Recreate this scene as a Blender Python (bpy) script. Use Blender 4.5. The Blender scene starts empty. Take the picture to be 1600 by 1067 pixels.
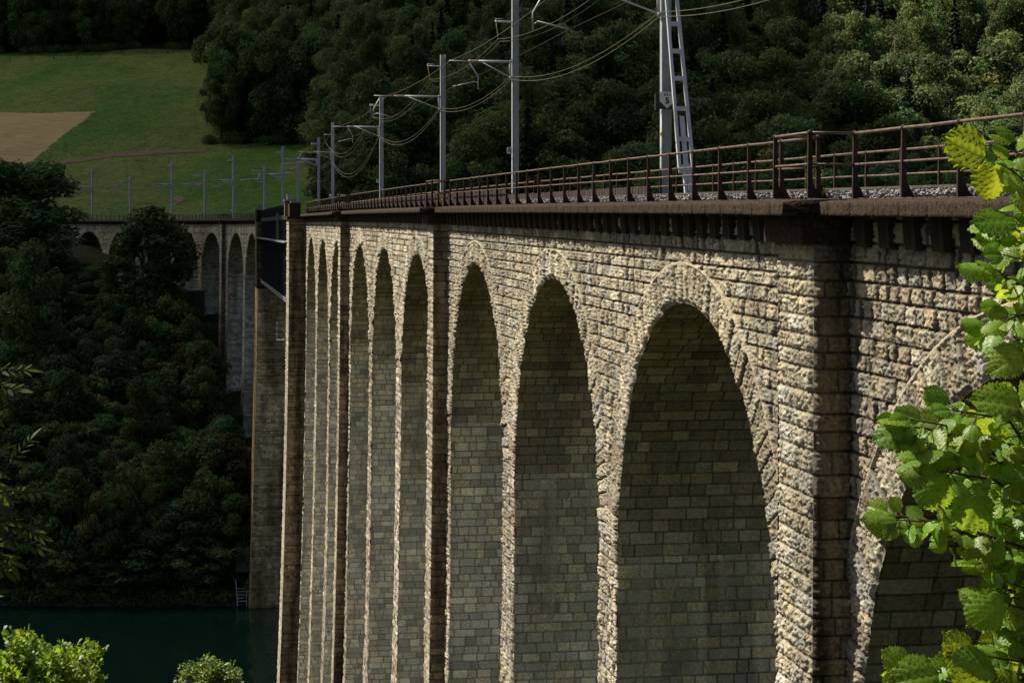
import bpy, math, random
import numpy as np
from mathutils import Vector, Matrix

random.seed(7)
SC = bpy.context.scene
COL = SC.collection
R_ = math.radians

# ------------------------------------------------------------------ helpers
def hsh(a, b, k=0):
    a = np.asarray(a).astype(np.int64); b = np.asarray(b).astype(np.int64)
    x = (a * 374761393 + b * 668265263 + k * 2147483647 + 12345) & 0xFFFFFFFF
    x = ((x ^ (x >> 13)) * 1274126177) & 0xFFFFFFFF
    x = ((x ^ (x >> 16)) * 2246822519) & 0xFFFFFFFF
    x = x ^ (x >> 15)
    return (x & 0xFFFFFF) / float(0xFFFFFF)

def vn(x, y, k=0):
    xi = np.floor(x); yi = np.floor(y); fx = x - xi; fy = y - yi
    fx = fx * fx * (3 - 2 * fx); fy = fy * fy * (3 - 2 * fy)
    a = hsh(xi, yi, k); b = hsh(xi + 1, yi, k); c = hsh(xi, yi + 1, k); d = hsh(xi + 1, yi + 1, k)
    return (a * (1 - fx) + b * fx) * (1 - fy) + (c * (1 - fx) + d * fx) * fy

def fbm(x, y, k=0, o=4, g=.5):
    s = 0; a = 1; t = 0
    for i in range(o):
        s = s + a * vn(x * 2 ** i + 17 * i, y * 2 ** i - 9 * i, k + i); t += a; a *= g
    return s / t

def sstep(a, b, x):
    t = np.clip((x - a) / (b - a), 0, 1)
    return t * t * (3 - 2 * t)

def mesh_np(name, V, F, mat=None, col=None, smooth=True):
    V = np.asarray(V, dtype=np.float32); F = np.asarray(F, dtype=np.int32)
    me = bpy.data.meshes.new(name)
    me.vertices.add(len(V)); me.vertices.foreach_set('co', V.ravel())
    n = F.shape[1]
    me.loops.add(F.size); me.loops.foreach_set('vertex_index', F.ravel())
    me.polygons.add(len(F)); me.polygons.foreach_set('loop_start', np.arange(len(F), dtype=np.int32) * n)
    me.update(calc_edges=True)
    if not smooth: me.shade_flat()
    if col is not None:
        col = np.asarray(col, dtype=np.float32)
        if col.shape[1] == 3: col = np.hstack([col, np.ones((len(col), 1), np.float32)])
        a = me.color_attributes.new('Col', 'FLOAT_COLOR', 'POINT'); a.data.foreach_set('color', col.ravel())
    if mat: me.materials.append(mat)
    return me

def link(name, me, parent=None, world=True):
    o = bpy.data.objects.new(name, me); COL.objects.link(o)
    if parent is not None:
        o.parent = parent
        if world and parent.parent is None: o.location = -Vector(parent.location)
    return o

def thing(name, label, cat, loc=(0, 0, 0), group=None, rz=0):
    o = bpy.data.objects.new(name, None); COL.objects.link(o)
    o.location = loc; o.rotation_euler = (0, 0, rz); o.empty_display_size = .3
    return tag(o, label, cat, group)

def tag(o, label=None, cat=None, group=None, kind=None):
    if label: o['label'] = label
    if cat: o['category'] = cat
    if group: o['group'] = group
    if kind: o['kind'] = kind
    return o

class MB:
    def __init__(s): s.v = []; s.f = []
    def hexa(s, c):
        b = len(s.v); s.v += [tuple(p) for p in c]
        for q in ((0, 3, 2, 1), (4, 5, 6, 7), (0, 1, 5, 4), (1, 2, 6, 5), (2, 3, 7, 6), (3, 0, 4, 7)):
            s.f.append(tuple(b + i for i in q))
        return s
    def box(s, x0, x1, y0, y1, z0, z1):
        return s.hexa([(x0, y0, z0), (x1, y0, z0), (x1, y1, z0), (x0, y1, z0), (x0, y0, z1), (x1, y0, z1), (x1, y1, z1), (x0, y1, z1)])
    def bar(s, p, q, a, b, up=(0, 0, 1)):
        p = Vector(p); q = Vector(q); d = (q - p).normalized(); up = Vector(up)
        x = d.cross(up)
        if x.length < 1e-4: x = d.cross(Vector((1, 0, 0)))
        x.normalize(); y = x.cross(d).normalized(); x = x * a / 2; y = y * b / 2
        return s.hexa([p - x - y, p + x - y, p + x + y, p - x + y, q - x - y, q + x - y, q + x + y, q - x + y])
    def tube(s, pts, r, n=6, taper=None, cap=True):
        pts = [Vector(p) for p in pts]; b = len(s.v); m = len(pts)
        for i, p in enumerate(pts):
            d = (pts[min(i + 1, m - 1)] - pts[max(i - 1, 0)]).normalized()
            x = d.cross(Vector((0, 0, 1)))
            if x.length < .05: x = d.cross(Vector((0, 1, 0)))
            x.normalize(); y = x.cross(d)
            rr = r if taper is None else r + (taper - r) * i / max(1, m - 1)
            for k in range(n):
                a = 2 * math.pi * k / n
                s.v.append(tuple(p + x * math.cos(a) * rr + y * math.sin(a) * rr))
        for i in range(m - 1):
            for k in range(n):
                k2 = (k + 1) % n
                s.f.append((b + i * n + k, b + i * n + k2, b + (i + 1) * n + k2, b + (i + 1) * n + k))
        if cap:
            s.f.append(tuple(b + k for k in range(n))[::-1]); s.f.append(tuple(b + (m - 1) * n + k for k in range(n)))
        return s
    def ball(s, c, r, n=8, m=5, sz=1):
        b = len(s.v); c = Vector(c)
        for j in range(m + 1):
            t = math.pi * j / m
            for k in range(n):
                a = 2 * math.pi * k / n
                s.v.append((c.x + r * math.sin(t) * math.cos(a), c.y + r * math.sin(t) * math.sin(a), c.z + r * sz * math.cos(t)))
        for j in range(m):
            for k in range(n):
                s.f.append((b + j * n + k, b + j * n + (k + 1) % n, b + (j + 1) * n + (k + 1) % n, b + (j + 1) * n + k))
        return s
    def mesh(s, name, mat, smooth=False):
        me = bpy.data.meshes.new(name); me.from_pydata(s.v, [], s.f); me.update()
        if smooth: me.shade_smooth()
        else: me.shade_flat()
        me.materials.append(mat); return me
    def build(s, name, mat, parent=None, smooth=False, world=True):
        return link(name, s.mesh(name, mat, smooth), parent, world)

# ------------------------------------------------------------------ materials
def new_mat(name):
    m = bpy.data.materials.new(name); m.use_nodes = True
    nt = m.node_tree; nt.nodes.clear()
    out = nt.nodes.new('ShaderNodeOutputMaterial')
    return m, nt, out

def N(nt, t, **kw):
    n = nt.nodes.new(t)
    for k, v in kw.items():
        if k in n.inputs.keys() if hasattr(n.inputs, 'keys') else False: n.inputs[k].default_value = v
        else: setattr(n, k, v)
    return n

def simple_mat(name, c1, c2, scale=6, rough=.8, bump=.0, bscale=40, metallic=0, coord='Object', detail=6, spec=.3, stretch=(1, 1, 1), lo=.35, hi=.65):
    m, nt, out = new_mat(name)
    tc = nt.nodes.new('ShaderNodeTexCoord'); mp = nt.nodes.new('ShaderNodeMapping'); mp.inputs['Scale'].default_value = stretch
    nt.links.new(tc.outputs[coord], mp.inputs[0])
    no = nt.nodes.new('ShaderNodeTexNoise'); no.inputs['Scale'].default_value = scale; no.inputs['Detail'].default_value = detail; no.inputs['Roughness'].default_value = .6
    nt.links.new(mp.outputs[0], no.inputs['Vector'])
    mr = nt.nodes.new('ShaderNodeMapRange'); mr.inputs[1].default_value = lo; mr.inputs[2].default_value = hi
    nt.links.new(no.outputs[0], mr.inputs[0])
    mx = nt.nodes.new('ShaderNodeMix'); mx.data_type = 'RGBA'
    mx.inputs[6].default_value = (*c1, 1); mx.inputs[7].default_value = (*c2, 1)
    nt.links.new(mr.outputs[0], mx.inputs[0])
    p = nt.nodes.new('ShaderNodeBsdfPrincipled'); p.inputs['Roughness'].default_value = rough; p.inputs['Metallic'].default_value = metallic
    p.inputs['Specular IOR Level'].default_value = spec
    nt.links.new(mx.outputs[2], p.inputs['Base Color'])
    if bump:
        n2 = nt.nodes.new('ShaderNodeTexNoise'); n2.inputs['Scale'].default_value = bscale; n2.inputs['Detail'].default_value = 6
        nt.links.new(mp.outputs[0], n2.inputs['Vector'])
        bp = nt.nodes.new('ShaderNodeBump'); bp.inputs['Strength'].default_value = bump; bp.inputs['Distance'].default_value = .03
        nt.links.new(n2.outputs[0], bp.inputs['Height']); nt.links.new(bp.outputs[0], p.inputs['Normal'])
    nt.links.new(p.outputs[0], out.inputs[0])
    return m

def stone_mat(name, bump=.6):
    m, nt, out = new_mat(name)
    at = nt.nodes.new('ShaderNodeAttribute'); at.attribute_name = 'Col'
    tc = nt.nodes.new('ShaderNodeTexCoord')
    no = nt.nodes.new('ShaderNodeTexNoise'); no.inputs['Scale'].default_value = 13; no.inputs['Detail'].default_value = 8; no.inputs['Roughness'].default_value = .75
    nt.links.new(tc.outputs['Object'], no.inputs['Vector'])
    mr = nt.nodes.new('ShaderNodeMapRange'); mr.inputs[1].default_value = .3; mr.inputs[2].default_value = .7; mr.inputs[3].default_value = .55; mr.inputs[4].default_value = 1.36
    nt.links.new(no.outputs[0], mr.inputs[0])
    mx = nt.nodes.new('ShaderNodeMix'); mx.data_type = 'RGBA'; mx.blend_type = 'MULTIPLY'; mx.inputs[0].default_value = 1
    nt.links.new(at.outputs['Color'], mx.inputs[6]); nt.links.new(mr.outputs[0], mx.inputs[7])
    p = nt.nodes.new('ShaderNodeBsdfPrincipled'); p.inputs['Roughness'].default_value = .93; p.inputs['Specular IOR Level'].default_value = .15
    nt.links.new(mx.outputs[2], p.inputs['Base Color'])
    n2 = nt.nodes.new('ShaderNodeTexNoise'); n2.inputs['Scale'].default_value = 26; n2.inputs['Detail'].default_value = 7; n2.inputs['Roughness'].default_value = .65
    nt.links.new(tc.outputs['Object'], n2.inputs['Vector'])
    bp = nt.nodes.new('ShaderNodeBump'); bp.inputs['Strength'].default_value = bump; bp.inputs['Distance'].default_value = .03
    nt.links.new(n2.outputs[0], bp.inputs['Height']); nt.links.new(bp.outputs[0], p.inputs['Normal'])
    nt.links.new(p.outputs[0], out.inputs[0])
    return m

def leaf_mat(name, c, tr, tmix=.35, rough=.55, spec=.25, rnd=.35, spots=0):
    m, nt, out = new_mat(name)
    at = nt.nodes.new('ShaderNodeAttribute'); at.attribute_name = 'Col'
    oi = nt.nodes.new('ShaderNodeObjectInfo')
    mr = nt.nodes.new('ShaderNodeMapRange'); mr.inputs[3].default_value = 1 - rnd; mr.inputs[4].default_value = 1 + rnd
    nt.links.new(oi.outputs['Random'], mr.inputs[0])
    def tint(cc):
        a = nt.nodes.new('ShaderNodeMix'); a.data_type = 'RGBA'; a.blend_type = 'MULTIPLY'; a.inputs[0].default_value = 1
        a.inputs[6].default_value = (*cc, 1); nt.links.new(at.outputs['Color'], a.inputs[7])
        b = nt.nodes.new('ShaderNodeMix'); b.data_type = 'RGBA'; b.blend_type = 'MULTIPLY'; b.inputs[0].default_value = 1
        nt.links.new(a.outputs[2], b.inputs[6]); nt.links.new(mr.outputs[0], b.inputs[7])
        if not spots: return b.outputs[2]
        e = nt.nodes.new('ShaderNodeMix'); e.data_type = 'RGBA'; e.blend_type = 'MULTIPLY'; nt.links.new(spot_fac, e.inputs[0])
        nt.links.new(b.outputs[2], e.inputs[6]); e.inputs[7].default_value = (.62, .42, .30, 1)
        return e.outputs[2]
    if spots:
        tc = nt.nodes.new('ShaderNodeTexCoord'); no = nt.nodes.new('ShaderNodeTexNoise'); no.inputs['Scale'].default_value = spots; no.inputs['Detail'].default_value = 5; no.inputs['Roughness'].default_value = .7
        nt.links.new(tc.outputs['Object'], no.inputs['Vector']); m_ = nt.nodes.new('ShaderNodeMapRange'); m_.inputs[1].default_value = .50; m_.inputs[2].default_value = .74; nt.links.new(no.outputs[0], m_.inputs[0]); spot_fac = m_.outputs[0]
    p = nt.nodes.new('ShaderNodeBsdfPrincipled'); p.inputs['Roughness'].default_value = rough; p.inputs['Specular IOR Level'].default_value = spec
    nt.links.new(tint(c), p.inputs['Base Color'])
    t = nt.nodes.new('ShaderNodeBsdfTranslucent'); nt.links.new(tint(tr), t.inputs['Color'])
    ms = nt.nodes.new('ShaderNodeMixShader'); ms.inputs[0].default_value = tmix
    nt.links.new(p.outputs[0], ms.inputs[1]); nt.links.new(t.outputs[0], ms.inputs[2]); nt.links.new(ms.outputs[0], out.inputs[0])
    return m

M = {}
M['stone'] = stone_mat('weathered_limestone')
M['coping'] = simple_mat('stained_coping', (.012, .008, .005), (.082, .050, .028), 13, .97, 1.0, 30, detail=9, lo=.36, hi=.68)
M['corbel'] = simple_mat('sooty_corbel_stone', (.020, .014, .010), (.075, .054, .038), 4, .95, .8, 30, stretch=(1, 1, .3))
M['rust'] = simple_mat('rusty_iron', (.022, .013, .009), (.062, .035, .022), 9, .75, .3, 60, spec=.35)
M['rust_rail'] = simple_mat('worn_rusty_tube', (.075, .045, .030), (.21, .135, .095), 5, .5, .3, 80, spec=.5)
M['board'] = simple_mat('brown_boards', (.030, .020, .016), (.072, .050, .040), 3, .9, .4, 50, stretch=(1, 1, .2))
M['galv'] = simple_mat('galvanised_steel', (.40, .42, .44), (.54, .56, .58), 5, .42, .05, 60, metallic=.0, spec=.5)
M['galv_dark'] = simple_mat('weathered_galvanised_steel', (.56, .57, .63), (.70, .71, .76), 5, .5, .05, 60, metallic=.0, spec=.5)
M['galv_lit'] = simple_mat('lit_galvanised_steel', (.66, .68, .70), (.80, .81, .82), 5, .42, .05, 60, spec=.5)  # lighter copy of the mast steel, so the strut looks sunlit
M['truss'] = simple_mat('dark_painted_steel', (.016, .018, .022), (.035, .037, .044), 3, .6, .1, 40, spec=.3)
M['walk'] = simple_mat('grey_walkway_plate', (.16, .165, .17), (.26, .265, .27), 3, .6)
M['wire'] = simple_mat('copper_wire', (.12, .105, .08), (.19, .165, .12), 3, .5, metallic=.2)
M['cable'] = simple_mat('weathered_cable', (.10, .10, .06), (.16, .155, .09), 3, .5, metallic=.1)
M['insul'] = simple_mat('brown_insulator', (.35, .24, .18), (.5, .36, .28), 3, .35, spec=.5)
M['white'] = simple_mat('white_enamel', (.84, .83, .76), (.90, .89, .84), 6, .5)
M['sign_white'] = simple_mat('reflective_sign_white', (.88, .87, .80), (.93, .92, .87), 6, .42, metallic=.6, spec=.6)
M['black'] = simple_mat('black_paint', (.012, .012, .012), (.02, .02, .02), 6, .6)
M['grey_back'] = simple_mat('dark_grey_plate', (.05, .045, .05), (.08, .07, .08), 6, .6)
M['yellow'] = simple_mat('yellow_plastic', (.75, .55, .02), (.8, .6, .03), 6, .5)
M['railsteel'] = simple_mat('brown_rail_steel', (.10, .085, .07), (.20, .17, .14), 5, .5, .1, 60, metallic=.3)
M['sleeper'] = simple_mat('dark_sleeper', (.04, .035, .03), (.08, .07, .06), 5, .9)
M['ballast'] = simple_mat('pale_ballast', (.16, .15, .15), (.50, .48, .46), 14, .9, .3, 60)
M['concrete'] = simple_mat('grey_concrete', (.20, .195, .18), (.33, .32, .29), 2.5, .9, .4, 30)
M['concrete_dark'] = simple_mat('dark_concrete', (.07, .07, .065), (.14, .135, .125), 2, .9, .4, 30)
M['bark'] = simple_mat('grey_brown_bark', (.035, .028, .02), (.11, .09, .07), 6, .95, .8, 25, stretch=(1, 1, .25))
M['pale_bark'] = simple_mat('pale_pine_bark', (.10, .07, .05), (.20, .14, .11), 6, .95, .5, 25, stretch=(1, 1, .25))
M['twig'] = simple_mat('green_brown_twig', (.07, .045, .025), (.13, .085, .04), 20, .8, .3, 60)
M['leaf_forest'] = leaf_mat('forest_leaves', (.120, .168, .056), (.19, .25, .07), .28, .6, .2)
M['leaf_bank'] = leaf_mat('bank_leaves', (.096, .152, .048), (.15, .23, .06), .28, .6, .2)
M['leaf_olive'] = leaf_mat('olive_leaves', (.118, .140, .048), (.12, .15, .045), .28, .6, .2)
M['leaf_deep'] = leaf_mat('deep_green_leaves', (.068, .118, .044), (.08, .13, .04), .28, .6, .2)
M['leaf_spruce'] = leaf_mat('spruce_needles', (.034, .052, .028), (.04, .06, .03), .12, .7, .15)
M['leaf_bright'] = leaf_mat('young_leaves', (.085, .135, .030), (.15, .22, .04), .3, .55, .25)
M['leaf_hazel'] = leaf_mat('hazel_leaves', (.175, .310, .036), (.60, .78, .045), .46, .42, .42, .0, 70)
M['leaf_ash'] = leaf_mat('ash_leaves', (.050, .098, .018), (.20, .30, .03), .34, .55, .15, .0)
M['leaf_oak'] = leaf_mat('oak_leaves', (.105, .185, .022), (.38, .54, .03), .45, .42, .45, .0)
M['leaf_bush'] = leaf_mat('bush_leaves', (.095, .16, .030), (.32, .44, .05), .38, .4, .5, .0)
M['weed'] = leaf_mat('dry_weed', (.16, .16, .05), (.3, .3, .08), .35, .6, .2, .0)
M['petal'] = leaf_mat('yellow_petals', (.7, .5, .01), (.8, .6, .02), .35, .6, .2, .0)
M['platform_steel'] = simple_mat('grey_platform_steel', (.09, .09, .10), (.16, .16, .17), 4, .6)
M['graffiti'] = simple_mat('silver_spray_paint', (.80, .80, .82), (.88, .88, .90), 4, .7)
M['graffiti_line'] = simple_mat('yellow_spray_paint', (.62, .42, .02), (.70, .50, .03), 4, .7)
M['shed'] = simple_mat('dark_green_boards', (.030, .048, .032), (.05, .075, .05), 3, .8, .2, 30)

# ------------------------------------------------------------------ camera
FPX = 3000.0; HOR = 338.0
cam = bpy.data.cameras.new('camera'); camo = bpy.data.objects.new('camera', cam); COL.objects.link(camo)
cam.sensor_fit = 'HORIZONTAL'; cam.sensor_width = 36; cam.lens = 36 * FPX / 1600
cam.shift_y = -(533.5 - HOR) / 1600; cam.clip_start = .2; cam.clip_end = 6000
camo.location = (0, 0, 0); camo.rotation_euler = (R_(90), 0, 0)
SC.camera = camo
def at(px, py, Y):
    return Vector(((px - 800) / FPX * Y, Y, (HOR - py) / FPX * Y))

# ------------------------------------------------------------------ light
EL = R_(51); AZ = (-.885, .466)
sd = Vector((AZ[0] * math.cos(EL), AZ[1] * math.cos(EL), math.sin(EL))).normalized()
w = bpy.data.worlds.new('World'); SC.world = w; w.use_nodes = True
nt = w.node_tree; bg = nt.nodes['Background']; sk = nt.nodes.new('ShaderNodeTexSky'); sk.sky_type = 'NISHITA'
sk.sun_disc = False; sk.sun_elevation = EL; sk.sun_rotation = math.atan2(AZ[0], AZ[1]) % (2 * math.pi)
sk.altitude = 400; sk.air_density = .8; sk.dust_density = 4.5; sk.ozone_density = .4
nt.links.new(sk.outputs[0], bg.inputs[0]); bg.inputs[1].default_value = SKY_STRENGTH if 'SKY_STRENGTH' in globals() else .05
sl = bpy.data.lights.new('sun', 'SUN'); sl.energy = 5.0; sl.angle = R_(.5); sl.color = (1, .93, .79)
so = bpy.data.objects.new('sun', sl); COL.objects.link(so); so.rotation_euler = (-sd).to_track_quat('-Z', 'Y').to_euler(); so.location = (-50, 20, 80)
SC.view_settings.view_transform = 'Standard'; SC.view_settings.look = 'None'; SC.view_settings.exposure = .35; SC.view_settings.gamma = 1
SC.cycles.max_bounces = 6; SC.cycles.diffuse_bounces = 3; SC.cycles.transmission_bounces = 3; SC.cycles.transparent_max_bounces = 12
SC.cycles.caustics_reflective = False; SC.cycles.caustics_refractive = False
# ------------------------------------------------------------------ bridge line
TH = math.atan(500 / FPX); LF = 35793 * math.cos(TH) ** 2 / FPX
U = np.array([-math.sin(TH), math.cos(TH)]); NN = np.array([math.cos(TH), math.sin(TH)])
S0, RC = 300.0, 280.0
WID = 4.5
_pc = np.polyfit([0, 25, 32, 87, 140, 199, 290, 360, 440, 480], [.17, .27, .30, .47, .45, .28, -.30, -.66, -.95, -1.0], 4)
def D(s): return np.polyval(_pc, s)
def frame(s):
    s = np.asarray(s, float); a = np.maximum(0, (s - S0) / RC)
    n = np.stack([np.cos(a) * NN[0] + np.sin(a) * U[0], np.cos(a) * NN[1] + np.sin(a) * U[1]], -1)
    u = np.stack([np.cos(a) * U[0] - np.sin(a) * NN[0], np.cos(a) * U[1] - np.sin(a) * NN[1]], -1)
    st = s[..., None] * U + LF * NN
    c0 = S0 * U + LF * NN - RC * NN
    cv = c0 + RC * n
    p = np.where((s > S0)[..., None], cv, st)
    return p, u, n
def P(s, wv, z, local=True):
    s = np.asarray(s, float); wv = np.asarray(wv, float); z = np.asarray(z, float)
    s, wv, z = np.broadcast_arrays(s, wv, z)
    p, u, n = frame(s)
    q = p + n * wv[..., None]
    return np.concatenate([q, (z + D(s) if local else z)[..., None]], -1)
def PV(s, wv, z): return Vector(P(s, wv, z).tolist())
def heading(s):
    return TH + max(0, (s - S0) / RC)
def sbox(mb, s0, s1, w0, w1, z0, z1, seg=None):
    n = seg or max(1, int((s1 - s0) / 6) if s1 > S0 else 1) if seg is None else seg
    if seg is None: n = max(1, int(math.ceil((s1 - s0) / 8)))
    for i in range(n):
        a = s0 + (s1 - s0) * i / n; b = s0 + (s1 - s0) * (i + 1) / n
        c = [P(a, w0, z0), P(a, w1, z0), P(b, w1, z0), P(b, w0, z0), P(a, w0, z1), P(a, w1, z1), P(b, w1, z1), P(b, w0, z1)]
        mb.hexa([tuple(map(float, q)) for q in c])
    return mb

RAD = 7.35; ZCR = -2.45; ZSP = ZCR - RAD
def batter(z): return -.00042 * np.minimum(z, 0) ** 2
def halfw(z): return RAD - .012 * np.clip(ZSP - z, 0, 60) 

OFF = .035
# ------------------------------------------------------------------ masonry
_rng = np.random.default_rng(5)
COURSES = np.concatenate([[-90], -np.cumsum(_rng.uniform(.29, .42, 240))[::-1], [0.0, .5, 1, 1.5]])
COURSES = COURSES[np.argsort(COURSES)]
def stone(x, z, wd, k, bounds=None, jx=1.0):
    """masonry pattern: stone hash, distance to the joint, position inside the stone"""
    if bounds is None:
        c = np.searchsorted(COURSES, z) - 1; lo = COURSES[c]; hi = COURSES[np.minimum(c + 1, len(COURSES) - 1)]
    else:
        c = np.floor(z / bounds); lo = c * bounds; hi = lo + bounds
    lw = wd * (.8 + .5 * hsh(c, c * 0, k + 3))
    xx = x / lw + hsh(c, c * 0, k) * 17
    i = np.floor(xx)
    def edge(j): return j + .62 * (hsh(c, j, k + 1) - .5)
    lower = xx < edge(i); i = np.where(lower, i - 1, i)
    up = xx >= edge(i + 1); i = np.where(up, i + 1, i)
    e0, e1 = edge(i), edge(i + 1)
    dl = (xx - e0) * lw; dr = (e1 - xx) * lw
    d = np.minimum(np.minimum(dl, dr) * jx, np.minimum(z - lo, hi - z))
    return c, i, d, (dl - dr), (z - (lo + hi) / 2)

def rock(x, z, k):
    a = fbm(x * 3.3, z * 3.3, k, 3)
    b = 1 - np.abs(2 * fbm(x * 9.0 + 3, z * 7.5, k + 11, 3, .62) - 1)
    c = np.abs(2 * fbm(x * 15.0 + 7, z * 11.0, k + 23, 2, .6) - 1)
    return .24 * a + .40 * b + .50 * c

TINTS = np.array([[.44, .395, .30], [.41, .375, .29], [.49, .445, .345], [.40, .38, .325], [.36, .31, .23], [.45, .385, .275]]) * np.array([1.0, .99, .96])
def stone_col(c, i, k, d, x, z, dirt_or_light=0.0, mort=(.27, .235, .18), jw=.016):
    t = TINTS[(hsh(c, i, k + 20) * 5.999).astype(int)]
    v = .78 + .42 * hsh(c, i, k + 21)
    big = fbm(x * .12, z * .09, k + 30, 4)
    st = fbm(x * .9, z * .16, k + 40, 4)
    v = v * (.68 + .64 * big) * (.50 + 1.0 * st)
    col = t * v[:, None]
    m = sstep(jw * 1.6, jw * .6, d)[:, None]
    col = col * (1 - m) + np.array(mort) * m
    return col * (1 - dirt_or_light)[:, None] if np.ndim(dirt_or_light) else col * (1 - dirt_or_light)

ARCHES = []   # (centre, thing index)
def ring_out(ang):
    # thickness grows from the crown to the springing
    return RAD + .95 + .62 * (1 - np.sin(np.clip(ang, 0.0, math.pi)))

def facade(s, z, centres, k):
    """height and colour of the rock-faced front at (s, z)"""
    near = np.zeros(len(s), int); best = np.full(len(s), 1e9)
    for j, c in enumerate(centres):
        dd = np.abs(s - c); near = np.where(dd < best, j, near); best = np.minimum(best, dd)
    cs = np.array(centres)[near]
    dx = s - cs; dz = z - ZSP
    r = np.hypot(dx, dz); ang = np.arctan2(dz, dx)
    ro = ring_out(ang)
    ring = (dz > .35) & (r < ro)
    c1, i1, d1, px1, pz1 = stone(s, z, .52, k, None, .5)
    # voussoirs
    c2 = near * 0 + 500 + near
    aw = .40
    xx = ang * 8.0 / aw
    i2 = np.floor(xx); d2 = np.minimum((xx - i2), (1 - xx + i2)) * aw * r / 8.0
    d2 = np.minimum(d2, ro - r)
    d2 = np.minimum(d2, np.maximum(r - RAD, 0) + .03)
    c = np.where(ring, c2, c1); i = np.where(ring, i2, i1); d = np.where(ring, d2, d1)
    px = np.where(ring, 0, px1); pz = np.where(ring, 0, pz1)
    bul = 1 - np.exp(-np.maximum(d - .008, 0) / .011)
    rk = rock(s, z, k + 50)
    hs = hsh(c, i, k + 5)
    tilt = (hsh(c, i, k + 6) - .5) * .16 * px + (hsh(c, i, k + 7) - .5) * .25 * pz
    h = bul * (.012 + .050 * hs + .155 * (rk - .38) + 1.1 * tilt)
    h = np.where(ring, bul * (.018 + .085 * hs + .17 * (rk - .38)) * (.25 + .75 * sstep(0, .14, r - RAD)), h)
    hwz = halfw(z); ed = np.abs(np.abs(dx) - hwz); h = np.where((dz <= .35), h * (.45 + .55 * sstep(0, .10, ed)), h)
    # fillet of mortar round the ring
    fil = (np.abs(r - ro) < .026 + .022 * vn(ang * 9, near * 7.0, k + 90)) & (dz > 1.2)
    h = np.where(fil, .095 + .03 * rk, h)
    stain = sstep(-1.35, -.85, z) * (1 - sstep(-.85, -.72, z)) * .45 * fbm(s * 1.3, z * .15, k + 70, 3)
    col = stone_col(c, i, k, d, s, z, stain, (.095, .08, .06), .026) * (.44 + .98 * rk) [:, None] * 1.08  # pits darkened: dirt plus relief shade put into the colour
    col = np.where(fil[:, None], np.array([.47, .395, .29]) * (.7 + .6 * rk[:, None]), col)
    # fade the relief at tops
    return h, col, near, ring, dz

def grid_faces(n, m):
    a = np.arange((n - 1) * (m - 1)); i = a // (m - 1); j = a % (m - 1)
    b = i * m + j
    return np.stack([b, b + m, b + m + 1, b + 1], 1)

def sub_mesh(name, V, Cc, F, mat, parent, smooth=True):
    if len(F) == 0: return None
    used = np.unique(F); idx = np.zeros(len(V), np.int64); idx[used] = np.arange(len(used))
    return link(name, mesh_np(name, V[used], idx[F], mat, Cc[used], smooth), parent)

def smooth_wall_col(x, z, k, zz, wd=.85):
    c, i, d, px, pz = stone(x, z, wd, k)
    cold = stone_col(c, i, k, d, x, z, 0.0, (.15, .13, .10), .018)
    return c, i, d, cold

def strip(name, s_of, parent, mat, nw, zz, k, dirt_or_light, w0, w1, rough=.03, first=None):
    """side wall of a pier or pilaster: s_of(z) gives s; runs from w0 to w1"""
    Wg, Zg = np.meshgrid(np.linspace(w0, w1, nw), zz, indexing='ij'); wv = Wg.ravel(); z = Zg.ravel()
    return wv, z

def side_wall(zz, s_fun, sgn, w0, w1, nw, k, rough, dirt_or_light, moss=False, wd=.54, mort=(.165, .150, .120)):
    """wall across the bridge at s = s_fun(z); relief points along sgn (direction of s)"""
    Wg, Zg = np.meshgrid(np.linspace(0, 1, nw), zz, indexing='ij'); t = Wg.ravel(); z = Zg.ravel()
    wv = w0 + (w1 - w0) * t
    c, i, d, px, pz = stone(wv + 37 * (k % 11), z, wd, k)
    rk = rock(wv + k, z, k + 3)
    flat = (hsh(c, i, k + 8) < .55)
    h = (1 - np.exp(-np.maximum(d, 0) / .02)) * (.008 + np.where(flat, .010 * rk, rough * (rk - .25)))
    col = stone_col(c, i, k, d, wv + 37 * (k % 11), z, 0.0, mort, .022)
    col = col * (.80 + .5 * fbm(wv * .5, z * .07, k + 9, 3))[:, None] * np.where(flat, 1.0, .45 + 1.2 * rk)[:, None] * (.92 + .16 * hsh(c, i, k + 12))[:, None]  # hollows of rough stones darkened, as dirt and painted relief shade
    ol = sstep(.45, .7, fbm(wv * .35, z * .12, k + 14, 3)) * sstep(-22, -8, z)
    col = col * (1 - ol[:, None] * np.array([.08, .08, .18]))
    gcol = col.mean(1, keepdims=True); col = np.where(flat[:, None], gcol * np.array([1.0, .97, .85]), col * .75 + gcol * .25)
    lime = sstep(.58, .80, fbm(wv * 2.2 + k, z * .10, k + 16, 4)) * sstep(.35, .6, fbm(wv * .3, z * .06, k + 17, 2))
    damp = sstep(.55, .78, fbm(wv * 1.1 + 5 + k, z * .07, k + 18, 4))
    col = col * (1 - .45 * damp[:, None]) * (1 - .5 * lime[:, None]) + .5 * lime[:, None] * np.array([.34, .32, .28])
    tb = sstep(ZSP - 10.0, ZSP, z)[:, None]; col = col * (1 - tb + tb * np.array([.84, .81, .70]))
    col = col * dirt_or_light
    ss = s_fun(z) + sgn * h
    return wv, z, ss, col, grid_faces(nw, len(zz))

def zgrid(z0, z1, dz, zfine):
    """fine rows from z1 (top) down to zfine, then growing rows down to z0"""
    top = np.arange(z1, max(zfine, z0), -dz)
    if len(top) < 2: top = np.array([z1, z1 - dz])
    rest = []; z = top[-1]; d = dz
    while z > z0:
        d *= 1.18; z -= d; rest.append(max(z, z0))
    return np.concatenate([top, rest]) if rest else top

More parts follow.
